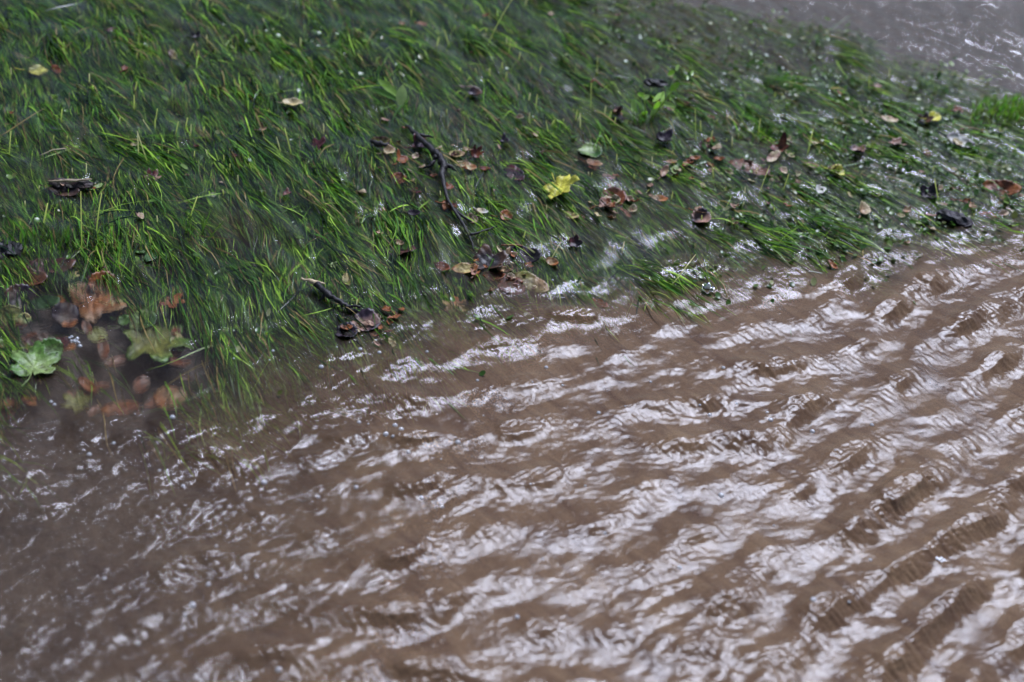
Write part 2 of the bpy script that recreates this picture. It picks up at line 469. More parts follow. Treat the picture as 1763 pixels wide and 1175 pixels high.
# ------------------------------------------------------------------ flattened grass: nobody could count it
def in_view(x, y, m=0.12):
    x = np.asarray(x); y = np.asarray(y)
    D = np.stack([x, y, np.full_like(x, -CAM_H)], -1) @ np.array(CAM_R)
    u = D[..., 0] / -D[..., 2] * F_PX / 881.5; v = D[..., 1] / -D[..., 2] * F_PX / 587.5
    return (np.abs(u) < 1 + m) & (np.abs(v) < 1 + m * 1.6)
def to_px(x, y, z=0.0):
    D = np.stack([x, y, np.full_like(x, -CAM_H) + z], -1) @ np.array(CAM_R)
    return D[..., 0] / -D[..., 2] * F_PX + 881.5, -D[..., 1] / -D[..., 2] * F_PX + 587.5
turf = smooth(-0.15, 0.05, s_near) * smooth(-0.04, 0.2, s_far + 0.10)
for cx, cy, r0, r1, d in ((110, 520, .06, .20, 1), (60, 690, .05, .22, 1), (262, 588, .06, .15, 1), (215, 690, .03, .14, 1), (290, 515, .01, .06, .9), (265, 435, .02, .08, .9), (880, 480, .03, .11, .95), (400, 405, .01, .09, .7), (150, 315, .01, .05, .8), (740, 285, .0, .05, .6), (1050, 350, .01, .06, .7), (1290, 290, .01, .07, .6)):
    turf = turf * (1 - d * pxmask(cx, cy, r0, r1))
def grass_blades(n, seed, lift, hue):
    r = np.random.default_rng(seed)
    x = r.uniform(-1.3, 2.0, n * 4); y = r.uniform(1.1, 4.1, n * 4)
    ok = in_view(x, y) & (pick(turf, x, y) > (0.0 if lift < 1 else 0.75)) & (r.random(n * 4) < pick(turf, x, y) * (0.55 + 0.45 * smooth(-1.0, 0.5, pick(clump, x, y))))
    x, y = x[ok][:n], y[ok][:n]
    n = len(x)
    c = pick(clump, x, y); a = pick(TH, x, y) + r.normal(0, 0.12, n) * (1 + 4 * (r.random(n) < .08)) + 0.10 * np.sin(x * 23 + y * 17) + 0.15 * pick(tuft, x, y)
    L = r.uniform(0.06, 0.17, n) * (0.85 + 0.1 * c.clip(-1, 1)); wd = r.uniform(0.0013, 0.0032, n) * (0.8 + 0.13 * y)
    z0 = np.minimum(pick(bed, x, y), -0.006) * r.uniform(0.2, 1.0, n)
    rise = np.clip(0.0035 + 0.0095 * c + r.normal(0, 0.004, n), -0.007, 0.024) * lift
    S = 6; t = np.linspace(0, 1, S)[None, :]
    curl = r.normal(0, 0.22, n)[:, None]
    ang = a[:, None] + curl * (t - 0.5) + 0.25 * np.sin(t * 5 + r.uniform(0, 6, n)[:, None]) * r.random(n)[:, None]
    dx = np.cos(ang) * L[:, None] / (S - 1); dy = np.sin(ang) * L[:, None] / (S - 1)
    X = x[:, None] + np.cumsum(dx, 1) - dx; Y = y[:, None] + np.cumsum(dy, 1) - dy
    Zt = (rise - 0.004)[:, None]
    Z = z0[:, None] * (1 - t) ** 2 + Zt * (1 - (1 - t) ** 2) - 0.012 * (t ** 3) * r.random(n)[:, None]
    W = wd[:, None] * np.clip(1.15 - t ** 2.2 * 1.1, 0.06, 1) * 0.5
    tw = r.normal(0, 0.5, n)[:, None] + r.normal(0, 0.5, n)[:, None] * t
    nx_, ny_ = -np.sin(ang), np.cos(ang)
    v = np.empty((n, S, 2, 3), np.float32)
    for k, s in ((0, -1), (1, 1)):
        v[:, :, k, 0] = X + s * nx_ * W * np.cos(tw); v[:, :, k, 1] = Y + s * ny_ * W * np.cos(tw); v[:, :, k, 2] = Z + s * W * np.sin(tw)
    b = (np.arange(n) * S * 2)[:, None] + (np.arange(S - 1) * 2)[None, :]
    f = np.stack([b, b + 1, b + 3, b + 2], -1).reshape(-1, 4)
    base = np.array([[0.050, 0.145, 0.012], [0.110, 0.255, 0.016], [0.29, 0.48, 0.045], [0.010, 0.028, 0.008], [0.27, 0.20, 0.07]])
    pr = np.array([.26, .26, .16, .22, .10])
    ci = base[r.choice(5, n, p=pr)] * np.exp(r.normal(0, 0.38, n)).clip(.35, 1.7)[:, None]
    ci = ci * hue
    cols = np.repeat(ci, S * 2, 0)
    return v.reshape(-1, 3), f, cols
tuft = blob(14, 0.09)
V, Fc, Cl = [], [], []
off = 0
for n, sd, lf, hu in ((115000, 1, 0.52, 1.0), (11000, 2, 1.35, 1.15)):
    v, f, c = grass_blades(n, sd, lf, hu)
    V.append(v); Fc.append(f + off); Cl.append(c); off += len(v)
grass = link('flattened_grass', mesh_np('flattened_grass', np.concatenate(V), np.concatenate(Fc), M_GRASS, cols=np.concatenate(Cl)))
tag(grass, 'long green grass combed flat by the running water', 'grass', kind='stuff')

# ------------------------------------------------------------------ leaves, twigs, stalks: one object each
COL = dict(yellow=(.68, .64, .08), paleyellow=(.52, .42, .17), cream=(.60, .50, .30), olive=(.22, .22, .045), green=(.085, .19, .028), palegreen=(.24, .33, .10), dkgreen=(.04, .11, .02),
           orange=(.36, .13, .036), rust=(.22, .066, .025), brown=(.11, .055, .03), dark=(.014, .009, .011), maroon=(.11, .025, .028), purple=(.042, .026, .040), pink=(.38, .22, .16), tan=(.42, .28, .15), white=(.68, .67, .60))
def outline(kind, r):
    n = 60; th = np.linspace(0, 2 * np.pi, n, endpoint=False)
    if kind == 'maple':      # five pointed lobes, deep bays, notch at the stalk
        ctl = [(0, 1.0), (10, .86), (17, .80), (26, .50), (36, .62), (48, .93), (58, .80), (68, .74), (80, .45), (95, .58), (112, .70), (130, .58), (150, .46), (168, .42), (180, .16)]
        a = np.array([c[0] for c in ctl], float); b = np.array([c[1] for c in ctl])
        d = np.degrees(np.abs((th + np.pi) % (2 * np.pi) - np.pi))
        rad = np.interp(d, a, b) * (1 + 0.05 * np.sin(th * 23))
    elif kind == 'oval':
        e = 0.52
        rad = e / np.sqrt((e * np.cos(th)) ** 2 + np.sin(th) ** 2) * (1 + 0.10 * np.clip(np.cos(th), 0, 1) ** 8) * (1 + 0.025 * np.sin(th * 19))
    elif kind == 'round':
        rad = 0.82 + 0.1 * np.cos(th) + 0.07 * np.clip(np.cos(th), 0, 1) ** 10 - 0.16 * np.clip(-np.cos(th), 0, 1) ** 20 + 0.03 * np.sin(th * 17)
    elif kind == 'strip':
        e = 0.24
        rad = e / np.sqrt((e * np.cos(th)) ** 2 + np.sin(th) ** 2) * (1 + 0.12 * np.sin(th * 5 + 1) + 0.05 * np.sin(th * 13))
    else:                    # torn scrap
        rad = 0.75 + sum(r.uniform(-.16, .16) * np.cos(k * th + r.uniform(0, 6)) for k in (1, 2, 3, 4, 5)) + r.uniform(-.05, .05, n)
    return th, rad
def leaf_mesh(name, kind, size, col, seed, cup=0.2, bend=0.2, second=None, crinkle=1.0, petiole=True):
    """size: overall length in metres; a closed thin body with veins, cupping and a bend along the midrib"""
    r = np.random.default_rng(seed)
    th, rad = outline(kind, r); n = len(th); J = 7
    Rr = size * 0.55
    v = [(0, 0)]; fr_ = [0.0]; an = [0.0]
    for j in range(1, J + 1):
        f = j / J
        for a, q in zip(th, rad):
            v.append((math.cos(a) * q * f * Rr, math.sin(a) * q * f * Rr)); fr_.append(f); an.append(a)
    v = np.array(v); fr_ = np.array(fr_); an = np.array(an)
    x, y = v[:, 0] / Rr, v[:, 1] / Rr
    p1, p2, p3 = r.uniform(0, 6, 3)
    z = cup * (y * y * 0.9 + 0.25 * x * x) + bend * (x + 0.2) ** 2 * 0.6 * np.sign(x + 0.2) + crinkle * (0.05 * np.sin(5 * x + 3 * y + p1) * fr_ + 0.035 * np.sin(9 * y - 6 * x + p2) * fr_ + 0.02 * np.sin(15 * x + 13 * y + p3) * fr_)
    lobes = np.radians([0, 48, -48, 108, -108]) if kind == 'maple' else np.array([0.0])
    vd = np.min(np.abs((an[:, None] - lobes[None, :] + np.pi) % (2 * np.pi) - np.pi), 1) * fr_
    vein = np.exp(-(vd / 0.05) ** 2)
    side = 0.5 + 0.5 * np.cos((np.abs(x) * 2 + np.abs(y) * 1.4) * 22)
    z = z - 0.02 * vein + 0.012 * side * fr_
    c = np.array(col)[None, :] * (0.8 + 0.25 * side[:, None] * fr_[:, None]) * (1 + 0.35 * vein[:, None])
    if second is not None:
        m = np.clip(0.5 + 0.9 * np.sin(2.3 * x + p1) * np.cos(2.9 * y + p2) + 0.5 * (fr_ - .6), 0, 1)[:, None]
        c = c * (1 - m) + np.array(second)[None, :] * m
    edge = smooth(0.8, 1.0, fr_)[:, None]
    c = c * (1 - 0.3 * edge)
    top = np.column_stack([v, z * Rr]); bot = top.copy(); bot[:, 2] -= 0.0007
    V = np.concatenate([top, bot]); m_ = len(top); C = np.concatenate([c, c * 0.85])
    F = []
    ring = lambda j, k: 1 + (j - 1) * n + k % n
    for k in range(n):
        F.append((0, ring(1, k), ring(1, k + 1))); F.append((m_, m_ + ring(1, k + 1), m_ + ring(1, k)))
        for j in range(1, J):
            q = (ring(j, k), ring(j + 1, k), ring(j + 1, k + 1), ring(j, k + 1)); F.append(q); F.append(tuple(m_ + i for i in reversed(q)))
        F.append((ring(J, k), m_ + ring(J, k), m_ + ring(J, k + 1), ring(J, k + 1)))
    me = bpy.data.meshes.new(name)
    mb = MB(); mb.v = [tuple(q) for q in V]; mb.f = F; mb.c = [tuple(q) for q in C]
    if petiole:
        x0 = -Rr * (0.16 if kind == 'maple' else 0.92); zz = float(bend * (x0 / Rr + .2) ** 2 * .6 * np.sign(x0 / Rr + .2)) * Rr
        L_ = Rr * 0.8
        mb.tube([(x0, 0, zz), (x0 - L_ * .5, L_ * .06, zz - L_ * .05), (x0 - L_, L_ * .22, zz - L_ * .02)], [0.0011, 0.0009, 0.0012], 6, tuple(np.array(col) * 0.8))
    return mb.build(name, M_LEAF, me_only=True)
def place(o, px, py, z, rot, tilt=(0, 0)):
    o.location = P(px, py, z)
    o.rotation_euler = Euler((R(tilt[0]), R(tilt[1]), R(rot)), 'XYZ')
    return o
K = 0
def leaf(px, py, size_px, kind, col, rot, zmm, label, cup=.25, bend=.2, second=None, tilt=None, name='fallen_leaf', cat='leaf', crinkle=1.0, petiole=True, group=None):
    global K; K += 1
    sz = size_px * scale_at(px, py) * (0.86 if py < 430 else 1.0)
    if zmm > 3: zmm -= 4
    if px < 330 and py > 440: zmm -= 4
    me = leaf_mesh(name, kind, sz, COL[col], 100 + K, cup, bend, COL[second] if second else None, crinkle, petiole)
    o = link(name, me)
    r = random.Random(K)
    place(o, px, py, zmm / 1000, rot, tilt or (r.uniform(0, 30), r.uniform(-16, 16)))
    return tag(o, label, cat, group)

# upper bank
leaf(62, 122, 44, 'round', 'yellow', 20, 6, 'round yellow-green leaf awash among dark grass, rusty leaf at its side', .1, .15, 'olive')
leaf(97, 120, 28, 'oval', 'rust', -40, 4, 'rusty oval leaf touching the round yellow-green leaf')
leaf(36, 98, 44, 'strip', 'brown', -25, 4, 'long narrow brown leaf just above the round yellow-green leaf', second='olive')
leaf(503, 178, 36, 'oval', 'cream', 0, 12, 'cream yellow curled leaf standing clear of the water in open grass', 1.0, -.2, 'paleyellow', (12, -8))
leaf(337, 63, 20, 'scrap', 'dark', 30, 10, 'near-black curled scrap of leaf high on the bank beside dull maroon leaves', .9, .5)
leaf(200, 55, 34, 'oval', 'maroon', 10, -3, 'dull maroon leaf under grey veiled water, near the near-black scrap')
leaf(215, 118, 16, 'scrap', 'rust', 60, 8, 'small rust scrap with a pale stub rising beside it, near a foamy patch', .6)
leaf(297, 95, 30, 'oval', 'olive', -60, 5, 'olive yellow leaf with a dark curled edge in the upper grass', .5, .2, 'brown')
leaf(260, 308, 42, 'maple', 'maroon', 70, 6, 'dark red lobed leaf with a pinkish tip in deep grass', .6, .3, 'pink')
leaf(400, 268, 18, 'oval', 'maroon', 0, 3, 'small deep red leaf lying flat between two pale stubs', .3)
leaf(452, 223, 17, 'scrap', 'tan', 20, 10, 'small tan cube-like curled scrap in long grass', 1.0, .4, 'brown')
leaf(214, 262, 40, 'round', 'tan', 0, -6, 'faded tan leaf drowned in grass upstream of the red lobed leaf', .1, .1, 'olive')
leaf(175, 256, 22, 'round', 'paleyellow', 0, -5, 'small ochre leaf drowned beside the faded tan leaf', .1, .1)
leaf(168, 322, 20, 'oval', 'palegreen', 60, 6, 'grey-green small leaf next to the dark wood chip', .5)
leaf(548, 250, 40, 'scrap', 'maroon', -30, 1, 'flat maroon scrap in grass, above the long fallen twig', .3)
leaf(110, 330, 60, 'oval', 'brown', -10, 1, 'dark brown leaf tucked beneath the wood chip with the pale straw', .4, .2, 'dark')
leaf(727, 42, 18, 'oval', 'orange', 0, 6, 'small orange leaf on the farthest grass by a single pale stub', .4)
leaf(815, 163, 30, 'round', 'purple', 10, 10, 'mauve curled leaf with a brown rim in the upper grass', 1.0, .3, 'brown')
leaf(800, 150, 26, 'strip', 'brown', 20, 8, 'thin brown sliver of leaf over the mauve curled leaf', .6)
leaf(720, 130, 14, 'oval', 'orange', 30, 4, 'tiny orange-pink leaf above the mauve curled leaf', .4, second='pink')
# around the fallen twig
leaf(668, 262, 26, 'round', 'cream', 30, 10, 'cream rounded leaf like a small cap, just upstream of the fallen twig', .9, .2, 'tan', (14, 0))
leaf(655, 246, 44, 'oval', 'olive', -20, 8, 'olive leaf arching over the cream rounded leaf', .6, .3, 'brown')
leaf(690, 276, 30, 'scrap', 'orange', 70, 10, 'bright orange curled scrap below the cream rounded leaf', .8, .4, 'rust', (20, 10))
leaf(714, 270, 16, 'scrap', 'pink', 0, 9, 'tiny peach scrap between the orange scrap and the twig', .6, .2, 'cream')
leaf(720, 250, 34, 'scrap', 'maroon', 45, 11, 'crumpled wine red leaf lying against the thick end of the twig', .9, .4, 'purple', (15, 10))
leaf(786, 266, 30, 'oval', 'paleyellow', -10, 8, 'pale yellow oval leaf with a peach edge beside a crumpled red leaf', .5, .2, 'tan')
leaf(818, 266, 32, 'maple', 'maroon', 60, 12, 'crumpled red leaf standing on edge beside the pale yellow oval leaf', 1.2, .6, 'rust', (25, -15))
leaf(835, 292, 24, 'oval', 'maroon', -35, 9, 'small glossy red leaf with a cream spot, downstream of the crumpled red one', .8, .2, 'rust')
leaf(806, 287, 34, 'oval', 'tan', -30, 3, 'flat tan leaf under a film of water by the small glossy red leaf', .2, .1, 'orange')
leaf(684, 310, 34, 'round', 'orange', 15, 4, 'rounded orange-brown leaf in grass upstream of the lower twig', .4, .2, 'maroon')
leaf(712, 330, 38, 'strip', 'purple', -40, 4, 'long purplish sliver of leaf below the rounded orange-brown leaf', .5, .1, 'maroon')
leaf(770, 350, 46, 'maple', 'orange', 8, 14, 'russet leaf with two pointed tips draped over the twig', -.6, -.4, 'rust', (8, 0))
leaf(774, 322, 20, 'scrap', 'rust', 60, 12, 'small rusty scrap caught on the twig above the russet leaf', .8, .4)
leaf(830, 364, 22, 'oval', 'white', -20, 12, 'ivory leaf catching the light near a rust disc of leaf', .5, .3, 'cream')
leaf(869, 373, 29, 'round', 'rust', 20, 10, 'rust coloured round leaf near the ivory leaf', .5, .15, 'orange')
leaf(810, 378, 28, 'round', 'maroon', 0, 6, 'dusky maroon leaf between the twig tip and the ivory leaf', .6, .2, 'pink')
leaf(713, 368, 26, 'oval', 'dark', -15, 12, 'black-purple boat shaped leaf riding alone on the grass', 1.0, .1, 'purple')
leaf(885, 300, 56, 'oval', 'purple', -52, 5, 'broad violet-grey leaf laid along the current upstream of the bright yellow leaf', .4, .1, 'maroon')
leaf(868, 244, 22, 'scrap', 'dark', 10, 12, 'near-black puckered leaf in bright grass above the violet-grey leaf', .9, .5, 'purple')
leaf(963, 321, 90, 'maple', 'yellow', -60, 22, 'large bright yellow leaf plastered on the grass', .25, .3, 'yellow', (26, -6), crinkle=1.6)
leaf(982, 372, 34, 'oval', 'paleyellow', -30, 4, 'dull yellow leaf just downstream of the large bright yellow leaf', .4, .2, 'tan')
leaf(938, 312, 18, 'scrap', 'palegreen', 0, 8, 'small grey-green scrap at the edge of the bright yellow leaf', .5)
leaf(1012, 262, 52, 'round', 'dkgreen', -30, 6, 'grey-green glassy leaf with an orange leaf at its lower rim', .5, .2, 'palegreen')
leaf(1022, 282, 30, 'oval', 'orange', -15, 8, 'pale orange leaf at the rim of the grey-green glassy leaf', .4, .2, 'tan')
leaf(1142, 297, 24, 'oval', 'tan', 70, 13, 'tan pointed leaf standing up beside a pale green one', .9, .4, 'pink', (20, -10))
leaf(1160, 296, 26, 'oval', 'palegreen', 80, 12, 'pale green upright leaf beside the tan pointed one', .9, .4, 'palegreen', (15, 15))
leaf(1155, 279, 18, 'oval', 'orange', 0, 9, 'small orange leaf above the tan and pale green pair', .4, second='tan')
leaf(1050, 345, 62, 'round', 'brown', 0, -3, 'wide brown leaf beneath bubbling water on the mid bank', .25, .2, 'rust')
leaf(1043, 352, 28, 'scrap', 'pink', 20, 8, 'pinkish crumpled scrap on the wide drowned brown leaf', .8, .3, 'rust')
leaf(1135, 343, 30, 'oval', 'tan', -20, 4, 'beige leaf veiled by white threads of water', .5, .2, 'orange')
leaf(1143, 241, 40, 'scrap', 'purple', -10, 12, 'dark purple crumpled leaf below the tall leafy weed', .9, .5, 'dark')
leaf(1066, 193, 34, 'oval', 'dark', -75, 12, 'dark upright rolled leaf like a stump beside the leafy weed', 1.4, .4, 'maroon')
leaf(1155, 188, 18, 'scrap', 'maroon', 10, 14, 'small wine red scrap behind the stems of the leafy weed', .7, .3, 'pink')
leaf(1203, 378, 42, 'round', 'purple', 5, 8, 'rounded mauve leaf with an orange crest, water pouring over it', .9, .2, 'pink', (14, 0))
leaf(1204, 364, 24, 'scrap', 'orange', 10, 16, 'orange crest of leaf sitting on the rounded mauve leaf', .8, .3, 'tan')
# far along the bank
leaf(1344, 256, 38, 'scrap', 'rust', -40, 13, 'rust red curled leaf with a dark hollow, on the far turf', 1.0, .5, 'maroon')
leaf(1288, 290, 70, 'oval', 'brown', -22, -1, 'big brown leaf under sheeting water on the far turf', .3, .1, 'rust')
leaf(1330, 272, 30, 'oval', 'pink', 50, 11, 'peach leaf with a pale crown above the big brown leaf', .7, .3, 'cream')
leaf(1438, 297, 32, 'round', 'yellow', -10, 11, 'yellow-green domed leaf with water breaking over it', .9, .1, 'olive')
leaf(1411, 329, 24, 'scrap', 'white', 70, 12, 'white curled leaf, the palest thing on the far turf', 1.0, .5, 'white')
leaf(1397, 285, 24, 'oval', 'paleyellow', -25, 10, 'cream and brown leaf at the foot of a long bent stalk', .5, .2, 'brown')
leaf(1374, 300, 14, 'scrap', 'cream', 30, 10, 'tiny cream scrap between the big brown leaf and the yellow-green dome', .6)
leaf(1483, 363, 30, 'round', 'tan', 80, 14, 'tan cup shaped leaf standing on edge near the muddy margin', 1.1, .4, 'cream', (30, 0))
leaf(1606, 204, 26, 'round', 'yellow', 20, 14, 'lemon yellow leaf against a black hollow far along the bank', .7, .3)
leaf(1592, 208, 30, 'scrap', 'dark', 0, 10, 'black crumpled leaf beside the lemon yellow leaf', .9, .5, 'brown')
leaf(1476, 261, 34, 'scrap', 'pink', -15, 11, 'salmon crumpled leaf behind a vivid green tuft', .9, .3, 'purple')
leaf(1542, 249, 32, 'scrap', 'brown', 0, 11, 'brown crumpled leaf topped with blades of grass, far along the bank', .9, .3, 'pink')
leaf(1650, 244, 46, 'oval', 'purple', -10, 10, 'violet and white streaked leaf far along the bank', .7, .2, 'white')
leaf(1600, 334, 40, 'scrap', 'dark', 5, 11, 'blackish-purple block of folded leaf by a lone pale blade', .8, .4, 'purple')
leaf(1722, 326, 60, 'oval', 'rust', -15, 9, 'orange-brown leaf with a white glint where water breaks over it', .7, .2, 'orange')
leaf(1530, 206, 28, 'oval', 'cream', -15, 11, 'cream oval leaf in weeds upstream of the lemon yellow leaf', .4, .2, 'tan')
leaf(1650, 192, 22, 'scrap', 'rust', 0, 12, 'rusty scrap beyond the lemon yellow leaf', .8, .3)
leaf(1510, 149, 14, 'scrap', 'pink', 0, 12, 'tiny salmon scrap in the farthest weeds', .5)
leaf(1700, 372, 30, 'oval', 'orange', -20, 4, 'flat orange leaf beside the black slab of bark', .3, .1)
leaf(1640, 380, 62, 'oval', 'purple', -35, 7, 'grey-violet leaf trailing from the black slab of bark', .5, .1, 'dark')
# worn hollow by the quiet water
leaf(58, 632, 112, 'maple', 'palegreen', 100, 12, 'big pale green lobed leaf floating in the dark shallows', .15, .25, 'green', (3, 6), crinkle=1.2)
leaf(84, 606, 50, 'round', 'green', 60, 0, 'vivid green leaf half hidden under the big pale green lobed leaf', .3, .2)
leaf(268, 585, 150, 'maple', 'olive', -65, -6, 'largest olive green lobed leaf sunk at the edge of the grass', .12, .10, 'green', (0, 0), crinkle=1.3)
leaf(306, 590, 46, 'oval', 'paleyellow', -60, -3, 'pale buff leaf lying on the largest olive green lobed leaf', .2, .1, 'palegreen', (0, 0))
leaf(240, 556, 58, 'round', 'palegreen', 30, -3, 'pale green leaf overlapping the top of the largest olive leaf', .2, .2, 'dkgreen', (0, 0))
leaf(212, 553, 26, 'round', 'green', 0, -1, 'small apple green leaf by the rim of the largest olive leaf', .3, .1)
leaf(290, 612, 40, 'oval', 'rust', 20, -12, 'sunken rust leaf peeping past the largest olive leaf', .2, .1)
leaf(270, 432, 78, 'maple', 'green', -100, -3, 'mid green lobed leaf flat below grass stems, a tan leaf under it', .2, .15, 'dkgreen', (0, 0))
leaf(258, 452, 60, 'maple', 'tan', 30, -9, 'tan leaf mostly hidden below the mid green lobed leaf', .2, .15, 'orange', (0, 0))
leaf(160, 520, 150, 'maple', 'orange', 35, -9, 'largest orange-brown lobed leaf drowned in the dark hollow', .12, .12, 'tan', (0, 0), crinkle=1.3)
leaf(175, 495, 56, 'round', 'orange', 80, -3, 'apricot folded lobe of leaf above the largest orange-brown one', .4, .2, 'rust')
leaf(296, 518, 58, 'maple', 'orange', -70, -1, 'burnt orange lobed leaf at the edge of drowned grass', .3, .2, 'rust', (4, 0))
leaf(40, 482, 84, 'oval', 'rust', -8, -3, 'long burnt orange leaf in the dark hollow near the frame edge', .3, .15, 'brown')
leaf(85, 462, 76, 'oval', 'brown', 15, 0, 'wide dark reddish-brown leaf above the long burnt orange leaf', .35, .2, 'maroon')
leaf(162, 475, 40, 'strip', 'maroon', 40, 2, 'narrow dark red leaf with a pale stub at its end', .4, .2)
leaf(121, 478, 34, 'maple', 'palegreen', 0, -2, 'little sage green lobed leaf above the largest orange-brown leaf', .2, .2, 'paleyellow')
leaf(128, 502, 34, 'maple', 'paleyellow', 90, -4, 'little mustard lobed leaf on the largest orange-brown leaf', .2, .2, 'olive')
leaf(40, 550, 26, 'round', 'palegreen', 20, 0, 'small pale lime leaf, nearly round, above the big pale green lobed leaf', .3, .1, 'paleyellow')
leaf(75, 524, 52, 'oval', 'dkgreen', 10, -5, 'drowned bottle green leaf beside the small lime round leaf', .2, .1)
leaf(15, 545, 48, 'round', 'olive', 10, -6, 'murky olive leaf upstream of the small lime round leaf', .2, .1)
leaf(10, 605, 44, 'scrap', 'olive', 50, -4, 'ragged olive leaf behind the big pale green lobed leaf', .3, .1, 'palegreen')
leaf(165, 580, 40, 'round', 'olive', 0, -10, 'faint olive leaf under brown water between the two biggest green leaves', .2, .1)
leaf(202, 530, 36, 'round', 'paleyellow', 0, -8, 'faint ochre leaf under water by the tip of the orange-brown leaf', .2, .1, 'olive')
leaf(137, 697, 66, 'maple', 'olive', 160, -12, 'sunken moss green lobed leaf in brown water below the big pale leaf', .1, .1, None, (0, 0))
leaf(205, 706, 60, 'oval', 'orange', 20, -13, 'sunken reddish leaf beside the sunken moss green leaf', .1, .1, 'rust', (0, 0))
leaf(288, 690, 66, 'round', 'tan', 30, -14, 'sunken ochre leaf deepest in the brown water below the drowned grass', .1, .1, 'orange', (0, 0))
leaf(80, 592, 70, 'oval', 'brown', 5, -6, 'dark brown leaf under the rim of the vivid green leaf', .2, .1, 'maroon')
leaf(20, 655, 60, 'oval', 'rust', 70, -8, 'dim rust leaf sunk between the frame edge and the big pale green leaf', .2, .1, 'brown')
leaf(30, 515, 60, 'round', 'purple', 30, -4, 'dusky plum leaf under the long burnt orange leaf', .3, .2, 'brown')
leaf(110, 545, 54, 'round', 'brown', 60, -10, 'drowned umber leaf in front of the bottle green leaf', .2, .1, 'purple')
leaf(0, 600, 30, 'scrap', 'palegreen', 0, -1, 'sage scrap at the frame edge behind the ragged olive leaf', .3)
# debris at the tip of the turf
leaf(800, 465, 40, 'oval', 'paleyellow', 0, 7, 'mustard curled leaf with an orange lip at the tip of the turf', .8, .2, 'orange', (14, -6))
leaf(818, 470, 20, 'scrap', 'pink', 80, 11, 'small glowing peach curl touching the mustard leaf', 1.0, .4, 'orange')
leaf(838, 452, 66, 'scrap', 'dark', 10, 7, 'dark heap of rotted leaf behind the mustard leaf', .6, .3, 'brown')
leaf(873, 445, 40, 'maple', 'tan', 40, 7, 'tan star shaped leaf on the dark heap of rotted leaves', .3, .2, 'brown')
leaf(898, 440, 62, 'oval', 'purple', -14, 7, 'slate coloured leaf slab glazed with water at the tip of the turf', .25, .1, 'dark')
leaf(914, 488, 60, 'oval', 'olive', -32, 1, 'olive leaf glazed by flowing water in front of the slate slab', .3, .1, 'tan')
leaf(875, 496, 52, 'round', 'rust', -15, -3, 'reddish leaf under a water dome in front of the olive leaf', .5, .2, 'maroon')
leaf(845, 478, 44, 'oval', 'rust', 0, -3, 'brown-orange leaf awash between the mustard and the reddish leaf', .3, .1, 'brown')
leaf(951, 452, 26, 'oval', 'tan', -45, 7, 'amber leaf sliver at the foot of a leaning pale stalk', .6, .2, 'orange')
leaf(990, 420, 30, 'scrap', 'maroon', -25, 9, 'dark red crumpled leaf holding a yellow stub, downstream of the yellow leaves', .7, .3, 'dark')
leaf(1027, 523, 38, 'oval', 'orange', -35, -1, 'terracotta leaf drifting in brown water off the turf', .3, .1, 'rust')
leaf(784, 532, 58, 'maple', 'orange', 100, -6, 'amber lobed leaf sunk off the edge of the turf', .2, .1, 'paleyellow', (0, 0))
leaf(738, 528, 44, 'oval', 'green', -50, -5, 'leaf green oval leaf sunk beside the amber lobed one', .2, .1, 'dkgreen', (0, 0))
leaf(626, 556, 56, 'round', 'pink', -10, 5, 'blush grey leaf with water sheeting over it below the small stick', .5, .1, 'purple', (8, 0))
leaf(593, 574, 42, 'round', 'dark', 0, 4, 'inky round leaf beside the blush grey leaf', .7, .2, 'purple')
leaf(610, 570, 36, 'oval', 'orange', 60, -2, 'orange leaf edge showing between inky and blush grey leaves', .2, .1)
leaf(685, 432, 60, 'oval', 'maroon', -20, -2, 'dim burgundy leaf drowned at the lower edge of the grass', .3, .2, 'brown')
leaf(687, 418, 20, 'oval', 'tan', -20, 7, 'small tan leaf floating over the dim burgundy leaf', .5, .2)
leaf(762, 460, 30, 'oval', 'rust', -35, 3, 'rust leaf slipped under grass upstream of the mustard leaf', .4, .1)
leaf(573, 457, 18, 'maple', 'palegreen', 0, 6, 'small pale sage leaf above the small stick', .3)
leaf(598, 482, 32, 'oval', 'paleyellow', -75, 3, 'faded straw yellow leaf behind the small stick', .4, .1, 'olive')
leaf(1290, 484, 34, 'oval', 'orange', -20, -6, 'faint orange leaf sinking where the far turf meets brown water', .2, .1, 'olive')

# litter: many alike scraps
protos = []
for k, (kd, c1, c2) in enumerate((('scrap', 'rust', 'orange'), ('oval', 'orange', 'rust'), ('oval', 'tan', 'pink'), ('scrap', 'maroon', 'pink'), ('scrap', 'orange', 'tan'), ('oval', 'brown', 'rust'), ('round', 'pink', 'cream'), ('oval', 'cream', 'paleyellow'))):
    protos.append(leaf_mesh('leaf_scrap', kd, 0.02, COL[c1], 900 + k, .8, .3, COL[c2], 1.2, False))
r = random.Random(3)
spots = []
DRIFTS = ((745, 275, 45), (865, 455, 40), (1050, 345, 40), (1290, 285, 55), (1190, 265, 70), (640, 560, 30), (1450, 300, 90), (1640, 360, 60))
while len(spots) < 240:
    px, py = r.uniform(0, 1763), r.uniform(0, 470)
    if r.random() < 0.5:
        cx, cy, sp = r.choice(DRIFTS); px, py = cx + r.gauss(0, sp), cy + r.gauss(0, sp * .5)
    elif r.random() > (0.28 + 0.72 * math.exp(-((py - (300 - 0.0 * px)) / 90) ** 2)) * (0.35 + 0.65 * smooth(500, 1200, px)): continue
    q = P(px, py)
    if not 0 < px < 1763 or py < 0 or float(pick(bank, q.x, q.y)) < 0.6: continue
    spots.append((px, py))
